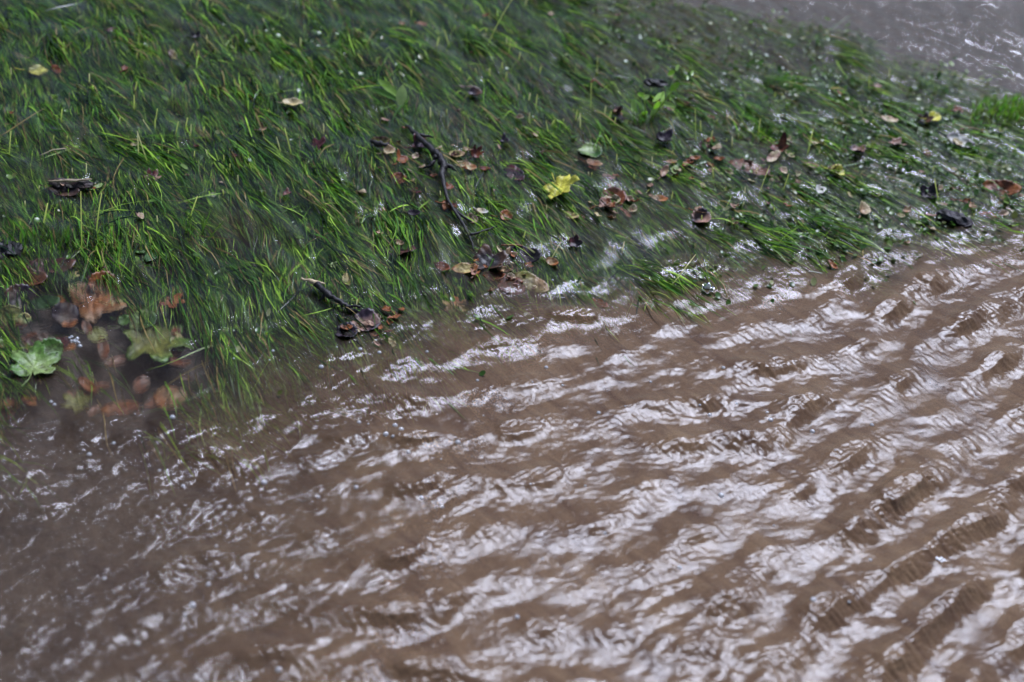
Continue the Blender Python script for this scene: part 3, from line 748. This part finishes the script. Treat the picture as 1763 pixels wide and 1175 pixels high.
for i, (px, py) in enumerate(spots):
    kk = r.randrange(8)
    o = link('leaf_scrap', protos[kk])
    s = r.uniform(0.45, 1.25) * (0.8 if px < 1000 else 1.0)
    o.scale = (s, s * r.uniform(.7, 1.1), s)
    place(o, px, py, r.uniform(-0.004, 0.010), r.uniform(-80, 20), (r.uniform(-25, 25), r.uniform(-25, 25)))
    tag(o, 'small sodden scrap of dead leaf, rusty to cream, caught in the flooded turf', 'leaf', 'sodden leaf scraps caught in the turf')

# drowned litter of the worn hollow
for i in range(46):
    px, py = r.uniform(-10, 330), r.uniform(455, 730)
    o = link('leaf_scrap', protos[r.choice((0, 1, 5, 5))])
    s = r.uniform(0.8, 2.2); o.scale = (s, s * r.uniform(.7, 1.1), s * .5)
    place(o, px, py, r.uniform(-0.026, -0.008), r.uniform(-180, 180), (r.uniform(-15, 15), r.uniform(-15, 15)))
    tag(o, 'brown leaf scrap lying drowned on the bottom of the dark hollow', 'leaf', 'drowned leaf scraps in the dark hollow')

# twigs
def bent(pts, sag=0.0):
    return [P(x, y, z) for x, y, z in pts]
def twig(pts, rad, label, branches=(), name='fallen_twig', cat='twig', col=(.010, .007, .008)):
    q = random.Random(len(pts) * 31 + int(pts[0][0]))
    def gnarl(pp, rr_):
        pp = bent(pp); o1, o2 = [], []
        for i in range(len(pp) - 1):
            for k in range(4):
                t = k / 4; rad_ = rr_[i] * (1 - t) + rr_[i + 1] * t
                o1.append(pp[i].lerp(pp[i + 1], t) + Vector((q.gauss(0, .22), q.gauss(0, .22), q.gauss(0, .18))) * rad_); o2.append(rad_ * q.choice((.8, .9, 1, 1.05, 1.35)))
        return o1 + [pp[-1]], o2 + [rr_[-1] * .7]
    root = MB(); root.tube(*gnarl(pts, rad), 9, col)
    o = root.build(name, M_BARK)
    for bp, br in branches:
        b = MB(); b.tube(*gnarl(bp, br), 7, col); b.build('side_branch', M_BARK, o)
    return tag(o, label, cat)
tw = twig([(700, 216, .010), (716, 230, .020), (730, 245, .024), (744, 258, .026), (757, 272, .025), (764, 287, .022), (760, 302, .018), (766, 325, .016), (772, 345, .016), (785, 368, .014), (800, 390, .012), (812, 415, .010), (816, 432, .004)],
     [.003, .005, .0058, .0062, .0066, .0056, .0042, .0034, .003, .0028, .0026, .0022, .0016],
     'long black forked twig lying across the grass', [
        ([(752, 268, .024), (748, 276, .020), (740, 286, .014), (728, 290, .008)], [.006, .004, .003, .002]),
        ([(757, 273, .024), (770, 284, .018), (786, 294, .010)], [.005, .004, .002]),
        ([(780, 360, .014), (795, 372, .012), (812, 382, .010)], [.003, .0026, .002]),
        ([(716, 231, .020), (732, 234, .020), (746, 237, .014)], [.004, .003, .002]),
        ([(808, 405, .011), (832, 398, .012), (856, 390, .012)], [.0025, .0022, .0018])])
twig([(540, 486, .012), (552, 496, .015), (570, 510, .014), (588, 522, .012), (603, 533, .008), (618, 540, .002)], [.004, .0055, .005, .0048, .0044, .003],
     'short black stick with a forked foot at the lower edge of the grass', [([(596, 529, .010), (606, 527, .014), (622, 528, .014)], [.003, .0026, .002]), ([(560, 502, .014), (556, 512, .006), (548, 520, -.002)], [.003, .0025, .002])])
twig([(519, 480, .016), (535, 484, .018), (560, 489, .014)], [.0018, .0032, .0018], 'pale broken straw lying on the head of the short black stick', (), 'broken_straw', 'straw', (.55, .43, .26))
twig([(84, 313, .016), (105, 312, .019), (130, 311, .019), (158, 309, .016)], [.0016, .0024, .0026, .0016], 'pale straw resting on the dark wood chip in the grass', (), 'broken_straw', 'straw', (.34, .27, .17))
twig([(864, 423, .010), (880, 422, .014), (900, 423, .012)], [.0016, .0018, .0014], 'red-brown broken stem lying behind the slate leaf slab', (), 'broken_straw', 'straw', (.26, .11, .05))
twig([(1017, 143, .012), (1023, 137, .018), (1040, 152, .010)], [.0018, .0024, .0016], 'thin rusty stem bent over on the upper bank', (), 'broken_straw', 'straw', (.2, .07, .03))
twig([(640, 245, .014), (655, 249, .018), (672, 250, .014)], [.004, .005, .003], 'stubby black stick beside the olive arching leaf', (), 'fallen_twig', 'twig')
twig([(70, 268, .008), (92, 258, .014), (114, 256, .010)], [.0012, .0014, .001], 'fine straw strand crossing the grass above the wood chip', (), 'broken_straw', 'straw', (.40, .34, .2))
def slab(px, py, lpx, wpx, hmm, rot, z, label, name, cat, col):
    """a split, weathered lump: ridged body with broken ends"""
    s = scale_at(px, py); L_, W_, H_ = lpx * s, wpx * s, hmm / 1000
    mb = MB(); q = random.Random(px); n, m = 9, 10
    for i in range(n):
        u = i / (n - 1) - .5; e = 1 - (abs(u) * 2) ** 4 * .55
        for k in range(m):
            a = 2 * math.pi * k / m; j = q.uniform(.62, 1.25)
            mb.v.append(Vector((u * L_ + q.uniform(-.03, .03) * L_, math.cos(a) * W_ * .5 * e * j, math.sin(a) * H_ * .5 * e * j))); mb.c.append(tuple(c * q.uniform(.7, 1.4) for c in col))
    for i in range(n - 1):
        for k in range(m): mb.f.append((i * m + k, i * m + (k + 1) % m, (i + 1) * m + (k + 1) % m, (i + 1) * m + k))
    mb.f.append(tuple(reversed(range(m)))); mb.f.append(tuple((n - 1) * m + k for k in range(m)))
    o = mb.build(name, M_BARK, None, False)
    place(o, px, py, z, rot, (q.uniform(-8, 8), q.uniform(-8, 8)))
    return tag(o, label, cat)
slab(122, 317, 78, 24, 16, 4, .006, 'dark wood chip with a pale straw on top, lodged in the grass', 'wood_chip', 'wood chip', (.03, .018, .014))
slab(1128, 143, 40, 18, 16, -2, .024, 'black stub of wood caught high in the leafy weed', 'wood_chip', 'wood chip', (.012, .009, .010))
slab(1645, 376, 56, 26, 22, -20, .010, 'black slab of bark at the muddy far end of the turf', 'bark_slab', 'bark', (.016, .012, .016))
slab(15, 432, 46, 50, 26, 10, .002, 'black clod of earth at the frame edge under a grass tuft', 'earth_clod', 'clod', (.014, .011, .013))
slab(1065, 205, 22, 16, 18, -60, .006, 'dark clod at the foot of the rolled upright leaf', 'earth_clod', 'clod', (.02, .014, .016))

# stalks that stand out of the water
def stalk_mesh(h, wdt, lean, bow, col, tip):
    mb = MB(); pts, wd = [], []
    for i in range(6):
        t = i / 5
        pts.append((lean * t * h + bow * h * t * t, 0.1 * bow * h * t, h * t)); wd.append(wdt * (1 - 0.45 * t))
    mb.blade(pts, wd, (1, 0.25, 0), col)
    k = len(mb.c)
    for i in range(k):
        t = (i // 3) / 5
        mb.c[i] = tuple(c * (1 - t) + d * t for c, d in zip(col, tip))
    return mb.build('grass_stalk', M_GRASS, me_only=True)
STUB = [(231, 195, 231, 164), (267, 215, 271, 187), (265, 235, 246, 206), (267, 230, 267, 205), (301, 240, 307, 209), (318, 228, 323, 203), (328, 240, 329, 214), (239, 277, 237, 230), (310, 265, 305, 244), (289, 276, 290, 258), (334, 277, 335, 260), (386, 285, 385, 267), (391, 305, 390, 291), (396, 300, 396, 282), (432, 295, 429, 281), (308, 318, 296, 285), (104, 218, 107, 188), (480, 232, 479, 222), (558, 236, 557, 213), (538, 236, 538, 226), (485, 268, 476, 236), (148, 305, 149, 281), (126, 305, 124, 290), (66, 332, 68, 320), (79, 330, 78, 320), (15, 275, 19, 226), (116, 250, 116, 233), (90, 250, 93, 233), (385, 342, 384, 326), (378, 347, 377, 337), (325, 380, 340, 338),
        (708, 34, 708, 17), (775, 85, 765, 52), (750, 88, 756, 64), (873, 85, 872, 65), (875, 98, 880, 66), (892, 110, 896, 90), (864, 125, 865, 108), (843, 138, 843, 118), (824, 133, 818, 118), (790, 130, 793, 117), (911, 220, 912, 193), (922, 190, 925, 163), (741, 210, 741, 185), (769, 202, 769, 188), (946, 238, 940, 209), (999, 228, 999, 195), (990, 215, 994, 189), (1040, 205, 1043, 183), (1048, 215, 1052, 192), (1061, 290, 1062, 265), (1091, 315, 1092, 300), (1122, 293, 1123, 270), (1128, 276, 1130, 262), (1018, 310, 1019, 297), (1014, 308, 1013, 296), (639, 298, 640, 270), (644, 300, 646, 282), (805, 258, 806, 240), (975, 273, 974, 262), (893, 160, 893, 145), (971, 217, 970, 205), (1051, 255, 1052, 238), (914, 370, 912, 353), (940, 370, 941, 353), (593, 388, 594, 376),
        (1346, 335, 1358, 300), (1207, 235, 1206, 208), (1229, 312, 1227, 289), (1222, 250, 1227, 225), (1260, 258, 1261, 235), (1270, 245, 1272, 230), (1282, 342, 1283, 322), (1304, 240, 1309, 205), (1333, 372, 1333, 358), (1411, 272, 1411, 259), (1437, 218, 1438, 203), (1503, 224, 1503, 207), (1496, 162, 1497, 130), (1530, 140, 1532, 118), (175, 470, 178, 448), (357, 484, 357, 472), (394, 499, 394, 488), (588, 525, 586, 510), (612, 540, 615, 516), (1057, 438, 1058, 423), (1049, 437, 1050, 425), (1070, 440, 1075, 416), (825, 428, 823, 412), (838, 447, 838, 432), (836, 414, 836, 402), (935, 442, 932, 418), (897, 423, 905, 398)]
r = random.Random(11)
while len(STUB) < 185:
    px, py = r.uniform(0, 1763), r.uniform(10, 430)
    q = P(px, py)
    if float(pick(bank, q.x, q.y)) < 0.9 or float(pick(clump, q.x, q.y)) < -0.4: continue
    hgt = r.uniform(9, 24) * (1.0 - 0.3 * px / 1763)
    STUB.append((px, py, px + r.gauss(px / 1763 * 3, 3.5), py - hgt))
SC = [((.20, .34, .04), (.70, .74, .20)), ((.30, .38, .07), (.80, .76, .36)), ((.20, .30, .05), (.60, .68, .16))]
stalks = {}
def upright(xb, yb, xt, yt, z0=-0.008, depth_lean=0.0):
    """base point and world offset of a stem that stands from one spot to another"""
    b = P(xb, yb, z0)
    d = CAM_R @ Vector(((xt - 881.5) / F_PX, -(yt - 587.5) / F_PX, -1.0))
    t = (b.y + depth_lean) / d.y
    tp = Vector((0, 0, CAM_H)) + d * t
    return b, tp - b
def stalk(xb, yb, xt, yt, label, group=None, wdt=.0022, ci=None, bow=0.0):
    b, v = upright(xb, yb, xt, yt)
    h = max(v.z, 0.012)
    o = link('grass_stalk', stalk_mesh(h, wdt, v.x / h, bow, *SC[ci if ci is not None else r.randrange(3)]))
    o.location = b
    o.rotation_euler = (0, 0, 0)
    return tag(o, label, 'grass stalk', group)
for s_ in STUB:
    stalk(*s_, 'short pale grass stub poking up through the running water', 'short pale grass stubs standing in the water', r.uniform(.0022, .0034))
stalk(1150, 500, 1198, 438, 'long pale stalk leaning out over the brown water at the turf edge', wdt=.0026, ci=1)
stalk(1389, 272, 1400, 222, 'long flat stalk rising behind the cream and brown leaf', wdt=.0034, ci=0)
stalk(1304, 342, 1325, 285, 'thin leaning stalk crossing the peach leaf on the far turf', wdt=.0018, ci=0)
stalk(1617, 354, 1609, 308, 'lone pale blade in front of the blackish-purple folded leaf', wdt=.0032, ci=0)
stalk(836, 88, 872, -8, 'tall thin green stalk reaching past the top of the picture', wdt=.0020, ci=0, bow=.12)
stalk(256, 287, 236, 226, 'bent yellow-green stalk hooked above the dark red lobed leaf', wdt=.0026, ci=1)
stalk(503, 271, 490, 220, 'leaning broad stalk downstream of the cream curled leaf', wdt=.0030, ci=0)
stalk(141, 440, 139, 330, 'tallest straight green stalk beside the drowned hollow', wdt=.0024, ci=0)
stalk(165, 412, 170, 332, 'jointed stalk next to the tallest straight one', wdt=.0028, ci=0, bow=.05)
stalk(73, 395, 82, 350, 'stalk with a broad blade above the black clod', wdt=.0036, ci=0)
stalk(945, 455, 908, 426, 'broad bright blade leaning over the slate leaf slab', wdt=.0046, ci=1)
stalk(945, 453, 966, 416, 'thin pale stalk crossing the broad bright blade', wdt=.0020, ci=1)
stalk(1017, 197, 1018, 142, 'straight slender stalk below the thin rusty bent stem', wdt=.0018, ci=0)
stalk(1027, 137, 1029, 98, 'slender stalk standing on the rusty bent stem', wdt=.0016, ci=0)
stalk(1198, 250, 1197, 188, 'slender stalk downstream of the leafy weed', wdt=.0016, ci=0)

# broad-leaved weeds
def blade_leaf(b, v, wd, col, bend_=0.0, n=7):
    """a lance shaped leaf from b along v"""
    mb = MB(); pts, wid = [], []
    for i in range(n):
        t = i / (n - 1)
        pts.append(Vector((0, 0, 0)) + Vector(v) * t - Vector((0, 0, 1)) * bend_ * t * t * Vector(v).length); wid.append(wd * max(.08, math.sin(math.pi * (0.10 + 0.88 * t)) ** .8))
    sd = Vector(v).cross(Vector((0.2, -0.8, 0.6)))
    mb.blade(pts, wid, sd if sd.length > 1e-5 else (1, 0, 0), col)
    return mb
root = bpy.data.objects.new('broad_leaved_weed', None); sc.collection.objects.link(root); root.location = P(690, 185, -.006)
tag(root, 'broad-leaved weed of two light green leaves upstream of the long twig', 'weed')
for xb, yb, xt, yt, wd, c, dl in ((686, 166, 650, 131, .016, (.24, .40, .08), .05), (689, 182, 694, 143, .022, (.42, .56, .20), .02), (684, 172, 638, 146, .012, (.10, .22, .04), .04)):
    b, v = upright(xb, yb, xt, yt, .014, dl)
    o = blade_leaf(b, v, wd, c, .1).build('leaf', M_GRASS, root); o.location = b - root.location
root = bpy.data.objects.new('leafy_weed', None); sc.collection.objects.link(root); root.location = P(1112, 222, -.008)
tag(root, 'tall leafy weed with branching stems and narrow bright leaves standing clear of the water', 'weed')
for xb, yb, xt, yt, rr_ in ((1112, 220, 1143, 172, .0018), (1116, 212, 1163, 148, .0018), (1110, 214, 1108, 160, .0015), (1092, 206, 1090, 172, .0014)):
    b, v = upright(xb, yb, xt, yt, -.004, .02)
    mb = MB(); mb.tube([(0, 0, 0), v * .5 + Vector((.002, 0, .002)), v], [rr_, rr_ * .9, rr_ * .6], 6, (.30, .44, .08))
    o = mb.build('stem', M_GRASS, root); o.location = b - root.location
for xb, yb, xt, yt, wd, c in ((1142, 160, 1128, 170, .008, 1), (1142, 158, 1140, 178, .007, 1), (1154, 156, 1167, 143, .010, 0), (1150, 130, 1160, 122, .008, 0), (1164, 122, 1168, 111, .006, 1), (1140, 178, 1160, 180, .008, 1), (1138, 176, 1128, 184, .008, 0), (1108, 166, 1100, 160, .009, 0), (1106, 170, 1116, 164, .008, 1), (1092, 190, 1090, 172, .010, 1), (1095, 194, 1089, 184, .008, 0), (1120, 200, 1130, 188, .009, 1), (1114, 192, 1104, 200, .008, 0), (1190, 130, 1193, 122, .006, 1), (1192, 136, 1206, 148, .005, 1), (1183, 138, 1184, 130, .005, 1)):
    lean = .01
    b, v = upright(xb, yb + 0, xt, yt, 0.0, lean)
    b2, v0 = upright(1112, 215, xb, yb, -.004, .02); st = b2 + v0            # where on the plant it springs from
    b3, v1 = upright(1112, 215, xt, yt, -.004, .03); en = b3 + v1
    o = blade_leaf(st, (en - st) * 1.25, wd * 1.25, ((.20, .42, .03), (.34, .52, .14))[c], .15).build('leaf', M_GRASS, root); o.location = st - root.location

# upright tufts
def tuft_of(px, py, n, spread_px, h_px, label, col, lean_px=0, wd=.003, seed=0):
    q = random.Random(seed + px); c = P(px, py, -.01)
    mb = MB()
    for i in range(n):
        xb, yb = px + max(-1.7, min(1.7, q.gauss(0, 1))) * spread_px, py + max(-1.7, min(1.7, q.gauss(0, 1))) * spread_px * .35
        hh = h_px * q.uniform(.5, 1.1)
        b, v = upright(xb, yb, xb + lean_px * q.uniform(.3, 1.4) + q.gauss(0, hh * .3), yb - hh, -.01, q.uniform(-.02, .04))
        b = b - c; sd = Vector((q.uniform(-1, 1), q.uniform(-1, 1), .1)); dr = Vector((q.gauss(0, .2), -.35, 0)) * v.length * .5
        cc = tuple(k * q.uniform(.7, 1.3) for k in col)
        pts = [b + v * t + dr * t * t for t in (0, .25, .5, .75, 1)]
        mb.blade(pts, [wd, wd, wd * .9, wd * .6, wd * .15], sd, cc)
    o = mb.build('grass_tuft', M_GRASS); o.location = c
    return tag(o, label, 'grass tuft')
tuft_of(45, 432, 46, 34, 48, 'upright bright grass tuft behind the black clod of earth', (.08, .19, .02), 6, .0036)
tuft_of(110, 425, 20, 16, 40, 'thin grass tuft between the black clod and the tallest stalk', (.07, .17, .02), 4, .003)
tuft_of(1104, 216, 60, 16, 22, 'dense grass cushion at the foot of the tall leafy weed', (.09, .21, .02), -3, .0028)
tuft_of(1738, 200, 700, 36, 22, 'round bright green grass clump standing dry at the far end of the bank', (.14, .30, .03), 3, .0030)
tuft_of(1553, 296, 14, 9, 26, 'small vivid tuft of broad blades far along the bank', (.14, .28, .02), 8, .0034)
tuft_of(818, 412, 22, 12, 28, 'yellow-green tuft by the tip of the long twig', (.14, .25, .02), 4, .0032)
tuft_of(1455, 255, 50, 16, 16, 'vivid low tuft in front of the salmon crumpled leaf', (.10, .22, .02), 3, .0024)
tuft_of(1505, 262, 40, 16, 18, 'low tuft with buff seed tips beside the salmon crumpled leaf', (.15, .22, .03), 4, .0024)
tuft_of(335, 410, 14, 12, 60, 'loose tuft of long blades above the worn hollow', (.08, .18, .02), 4, .0028)
tuft_of(512, 16, 10, 7, 26, 'bright blade cluster at the top edge of the grass', (.16, .28, .04), -4, .004)
tuft_of(1425, 412, 10, 5, 18, 'short lime tuft near the far muddy margin', (.16, .28, .03), 2, .003)
tuft_of(645, 185, 30, 14, 20, 'low tuft beside the broad-leaved weed', (.08, .18, .02), 3, .003)
tuft_of(610, 528, 12, 9, 24, 'small tuft with a peach bud at the foot of the short black stick', (.20, .26, .05), 2, .003)
tuft_of(955, 225, 26, 12, 18, 'low bright tuft upstream of the grey-green glassy leaf', (.10, .22, .02), 3, .0026)
tuft_of(820, 205, 30, 14, 20, 'leafy green tuft between the long twig and the near-black puckered leaf', (.12, .24, .03), 5, .003)
tuft_of(1300, 240, 24, 14, 22, 'fresh tuft behind the rust red curled leaf', (.10, .22, .02), 4, .0026)

# small round-leaved weeds woven through the turf: beyond counting
def weeds(n, seed):
    q = np.random.default_rng(seed)
    x = q.uniform(-1.3, 2.0, n * 6); y = q.uniform(1.2, 4.1, n * 6)
    px, py = to_px(x, y)
    dens = 0.05 + 0.85 * smooth(1000, 1350, px - 0.5 * (py - 200)) + 0.6 * np.exp(-(((px - 490) / 60) ** 2 + ((py - 80) / 45) ** 2)) + 0.4 * np.exp(-(((px - 640) / 70) ** 2 + ((py - 110) / 40) ** 2))
    ok = in_view(x, y) & (q.random(n * 6) < dens * pick(turf, x, y) * smooth(-1.3, .8, pick(tuft, x, y) + .4))
    x, y = x[ok][:n], y[ok][:n]; n = len(x)
    a = q.uniform(0, 2 * np.pi, n); s = q.uniform(.0025, .0075, n); z = q.uniform(-.010, .012, n)
    tx, ty = q.normal(0, .45, n), q.normal(0, .45, n)
    k = 7; t = np.linspace(0, 2 * np.pi, k, endpoint=False)
    lx = np.cos(t)[None, :] * s[:, None]; ly = np.sin(t)[None, :] * s[:, None] * q.uniform(.45, .9, n)[:, None]
    X = x[:, None] + lx * np.cos(a)[:, None] - ly * np.sin(a)[:, None]; Y = y[:, None] + lx * np.sin(a)[:, None] + ly * np.cos(a)[:, None]
    Z = z[:, None] + (X - x[:, None]) * tx[:, None] + (Y - y[:, None]) * ty[:, None]
    ring = np.stack([X, Y, Z], -1); ctr = np.stack([x, y, z - s * .25], -1)[:, None, :]
    v = np.concatenate([ctr, ring], 1).reshape(-1, 3)
    b = (np.arange(n) * (k + 1))[:, None]; i = np.arange(k)[None, :]
    f = np.stack([b + 0 * i, b + 1 + i, b + 1 + (i + 1) % k], -1).reshape(-1, 3)
    base = np.array([[.05, .12, .018], [.09, .18, .03], [.16, .25, .06], [.12, .14, .03], [.30, .33, .14]])
    c = base[q.choice(5, n, p=[.36, .3, .18, .09, .07])] * q.uniform(.7, 1.25, n)[:, None]
    return v, f, np.repeat(c, k + 1, 0)
v, f, c = weeds(15000, 8)
tag(link('round_leaved_weeds', mesh_np('round_leaved_weeds', v, f, M_GRASS, cols=c)), 'tiny round leaved weeds woven through the flooded turf', 'weeds', kind='stuff')

# bubbles, foam, a splash
def bubble_material():
    m, t, out = new_mat('water film'); L = t.links.new
    fr = N(t, 'ShaderNodeFresnel', IOR=1.5)
    tr = N(t, 'ShaderNodeBsdfTransparent'); gl = N(t, 'ShaderNodeBsdfGlossy', Roughness=0.04)
    df = N(t, 'ShaderNodeBsdfDiffuse'); df.inputs['Color'].default_value = (.7, .72, .74, 1)
    a = N(t, 'ShaderNodeMixShader'); a.inputs[0].default_value = .35
    L(tr.outputs[0], a.inputs[1]); L(df.outputs[0], a.inputs[2])
    b = N(t, 'ShaderNodeMixShader'); L(fr.outputs[0], b.inputs[0]); L(a.outputs[0], b.inputs[1]); L(gl.outputs[0], b.inputs[2])
    L(b.outputs[0], out.inputs['Surface'])
    return m
def foam_material():
    m, t, out = new_mat('white foam'); L = t.links.new
    p = N(t, 'ShaderNodeBsdfPrincipled', Roughness=.35); p.inputs['Base Color'].default_value = (.8, .8, .8, 1)
    L(p.outputs[0], out.inputs['Surface'])
    return m
M_BUB, M_FOAM = bubble_material(), foam_material()
def dome(mb, c, rad, seg=12, rings=5, squash=.85):
    n0 = len(mb.v)
    for i in range(rings):
        a = math.pi / 2 * i / rings
        for k in range(seg):
            b = 2 * math.pi * k / seg
            mb.v.append(Vector(c) + Vector((math.cos(a) * math.cos(b) * rad, math.cos(a) * math.sin(b) * rad, math.sin(a) * rad * squash))); mb.c.append((1, 1, 1))
    mb.v.append(Vector(c) + Vector((0, 0, rad * squash))); mb.c.append((1, 1, 1)); tp = len(mb.v) - 1
    for i in range(rings - 1):
        for k in range(seg): mb.f.append((n0 + i * seg + k, n0 + i * seg + (k + 1) % seg, n0 + (i + 1) * seg + (k + 1) % seg, n0 + (i + 1) * seg + k))
    for k in range(seg): mb.f.append((n0 + (rings - 1) * seg + k, n0 + (rings - 1) * seg + (k + 1) % seg, tp))
mb = MB(); dome(mb, (0, 0, 0), .004); bub_me = mb.build('bubble', M_BUB, me_only=True)
BUB = [(620, 605), (653, 610), (735, 608), (693, 630), (916, 664), (968, 667), (1030, 715), (752, 715), (618, 730), (634, 734), (680, 737), (664, 756), (690, 751), (725, 862), (788, 765), (480, 1158), (548, 858), (455, 834), (332, 1048), (423, 1000), (180, 997), (238, 1110), (88, 693), (94, 698), (470, 606), (553, 634), (817, 547), (951, 486), (1075, 705), (1041, 920), (913, 840), (135, 592), (138, 598), (128, 590), (120, 585), (630, 545), (1325, 730), (1120, 660), (1244, 640), (275, 815), (297, 720), (580, 600), (676, 762), (1500, 735), (1398, 745), (890, 1066)]
r = random.Random(21)
while len(BUB) < 75:
    q = (r.uniform(150, 1500), r.uniform(600, 1100)); BUB.append(q)
for px, py in BUB:
    o = link('bubble', bub_me); s = r.choice((.45, .6, .7, .9, 1.1)) * (1.5 if (px, py) == (725, 862) else 1)
    q = P(px, py); o.location = (q.x, q.y, float(pick(zw, q.x, q.y)) - .0003); o.scale = (s, s, s)
    tag(o, 'tiny clear bubble riding on the brown water', 'bubble', 'bubbles riding on the brown water')
def fleck(px, py, n, rad, label, mat=None):
    q = random.Random(px); mb = MB(); c = P(px, py)
    for i in range(n):
        dx, dy = q.gauss(0, rad), q.gauss(0, rad * .8)
        dome(mb, (dx, dy, float(pick(zw, c.x + dx, c.y + dy)) - .0005), q.uniform(.0012, .0032), 8, 3)
    o = mb.build('foam_fleck', mat or M_FOAM); o.location = (c.x, c.y, 0)
    return tag(o, label, 'foam')
fleck(1622, 968, 9, .004, 'white foam fleck on a wave crest out on the brown water')
fleck(128, 588, 10, .007, 'bubbly froth beside the big pale green lobed leaf', M_BUB)
def splash(px, py, rad, h, label):
    q = random.Random(px); mb = MB(); n = 22
    for k in range(n):
        a = 2 * math.pi * k / n
        hh = h * (0.35 + 0.65 * abs(math.sin(a * 2.5 + 1))) * q.uniform(.7, 1.2)
        for t, off_ in ((0, 0), (.6, .12), (1, .3), (.6, .22), (0, .2)):
            rr_ = rad * (1 + off_); mb.v.append(Vector((math.cos(a) * rr_, math.sin(a) * rr_, hh * t))); mb.c.append((1, 1, 1))
    for k in range(n):
        for j in range(4):
            a0, b0 = k * 5 + j, ((k + 1) % n) * 5 + j; mb.f.append((a0, b0, b0 + 1, a0 + 1))
    o = mb.build('water_splash', M_BUB); c = P(px, py); o.location = (c.x, c.y, float(pick(zw, c.x, c.y)) - .001)
    return tag(o, label, 'splash')
splash(1217, 505, .008, .012, 'crown shaped splash of a drop where the turf meets brown water')
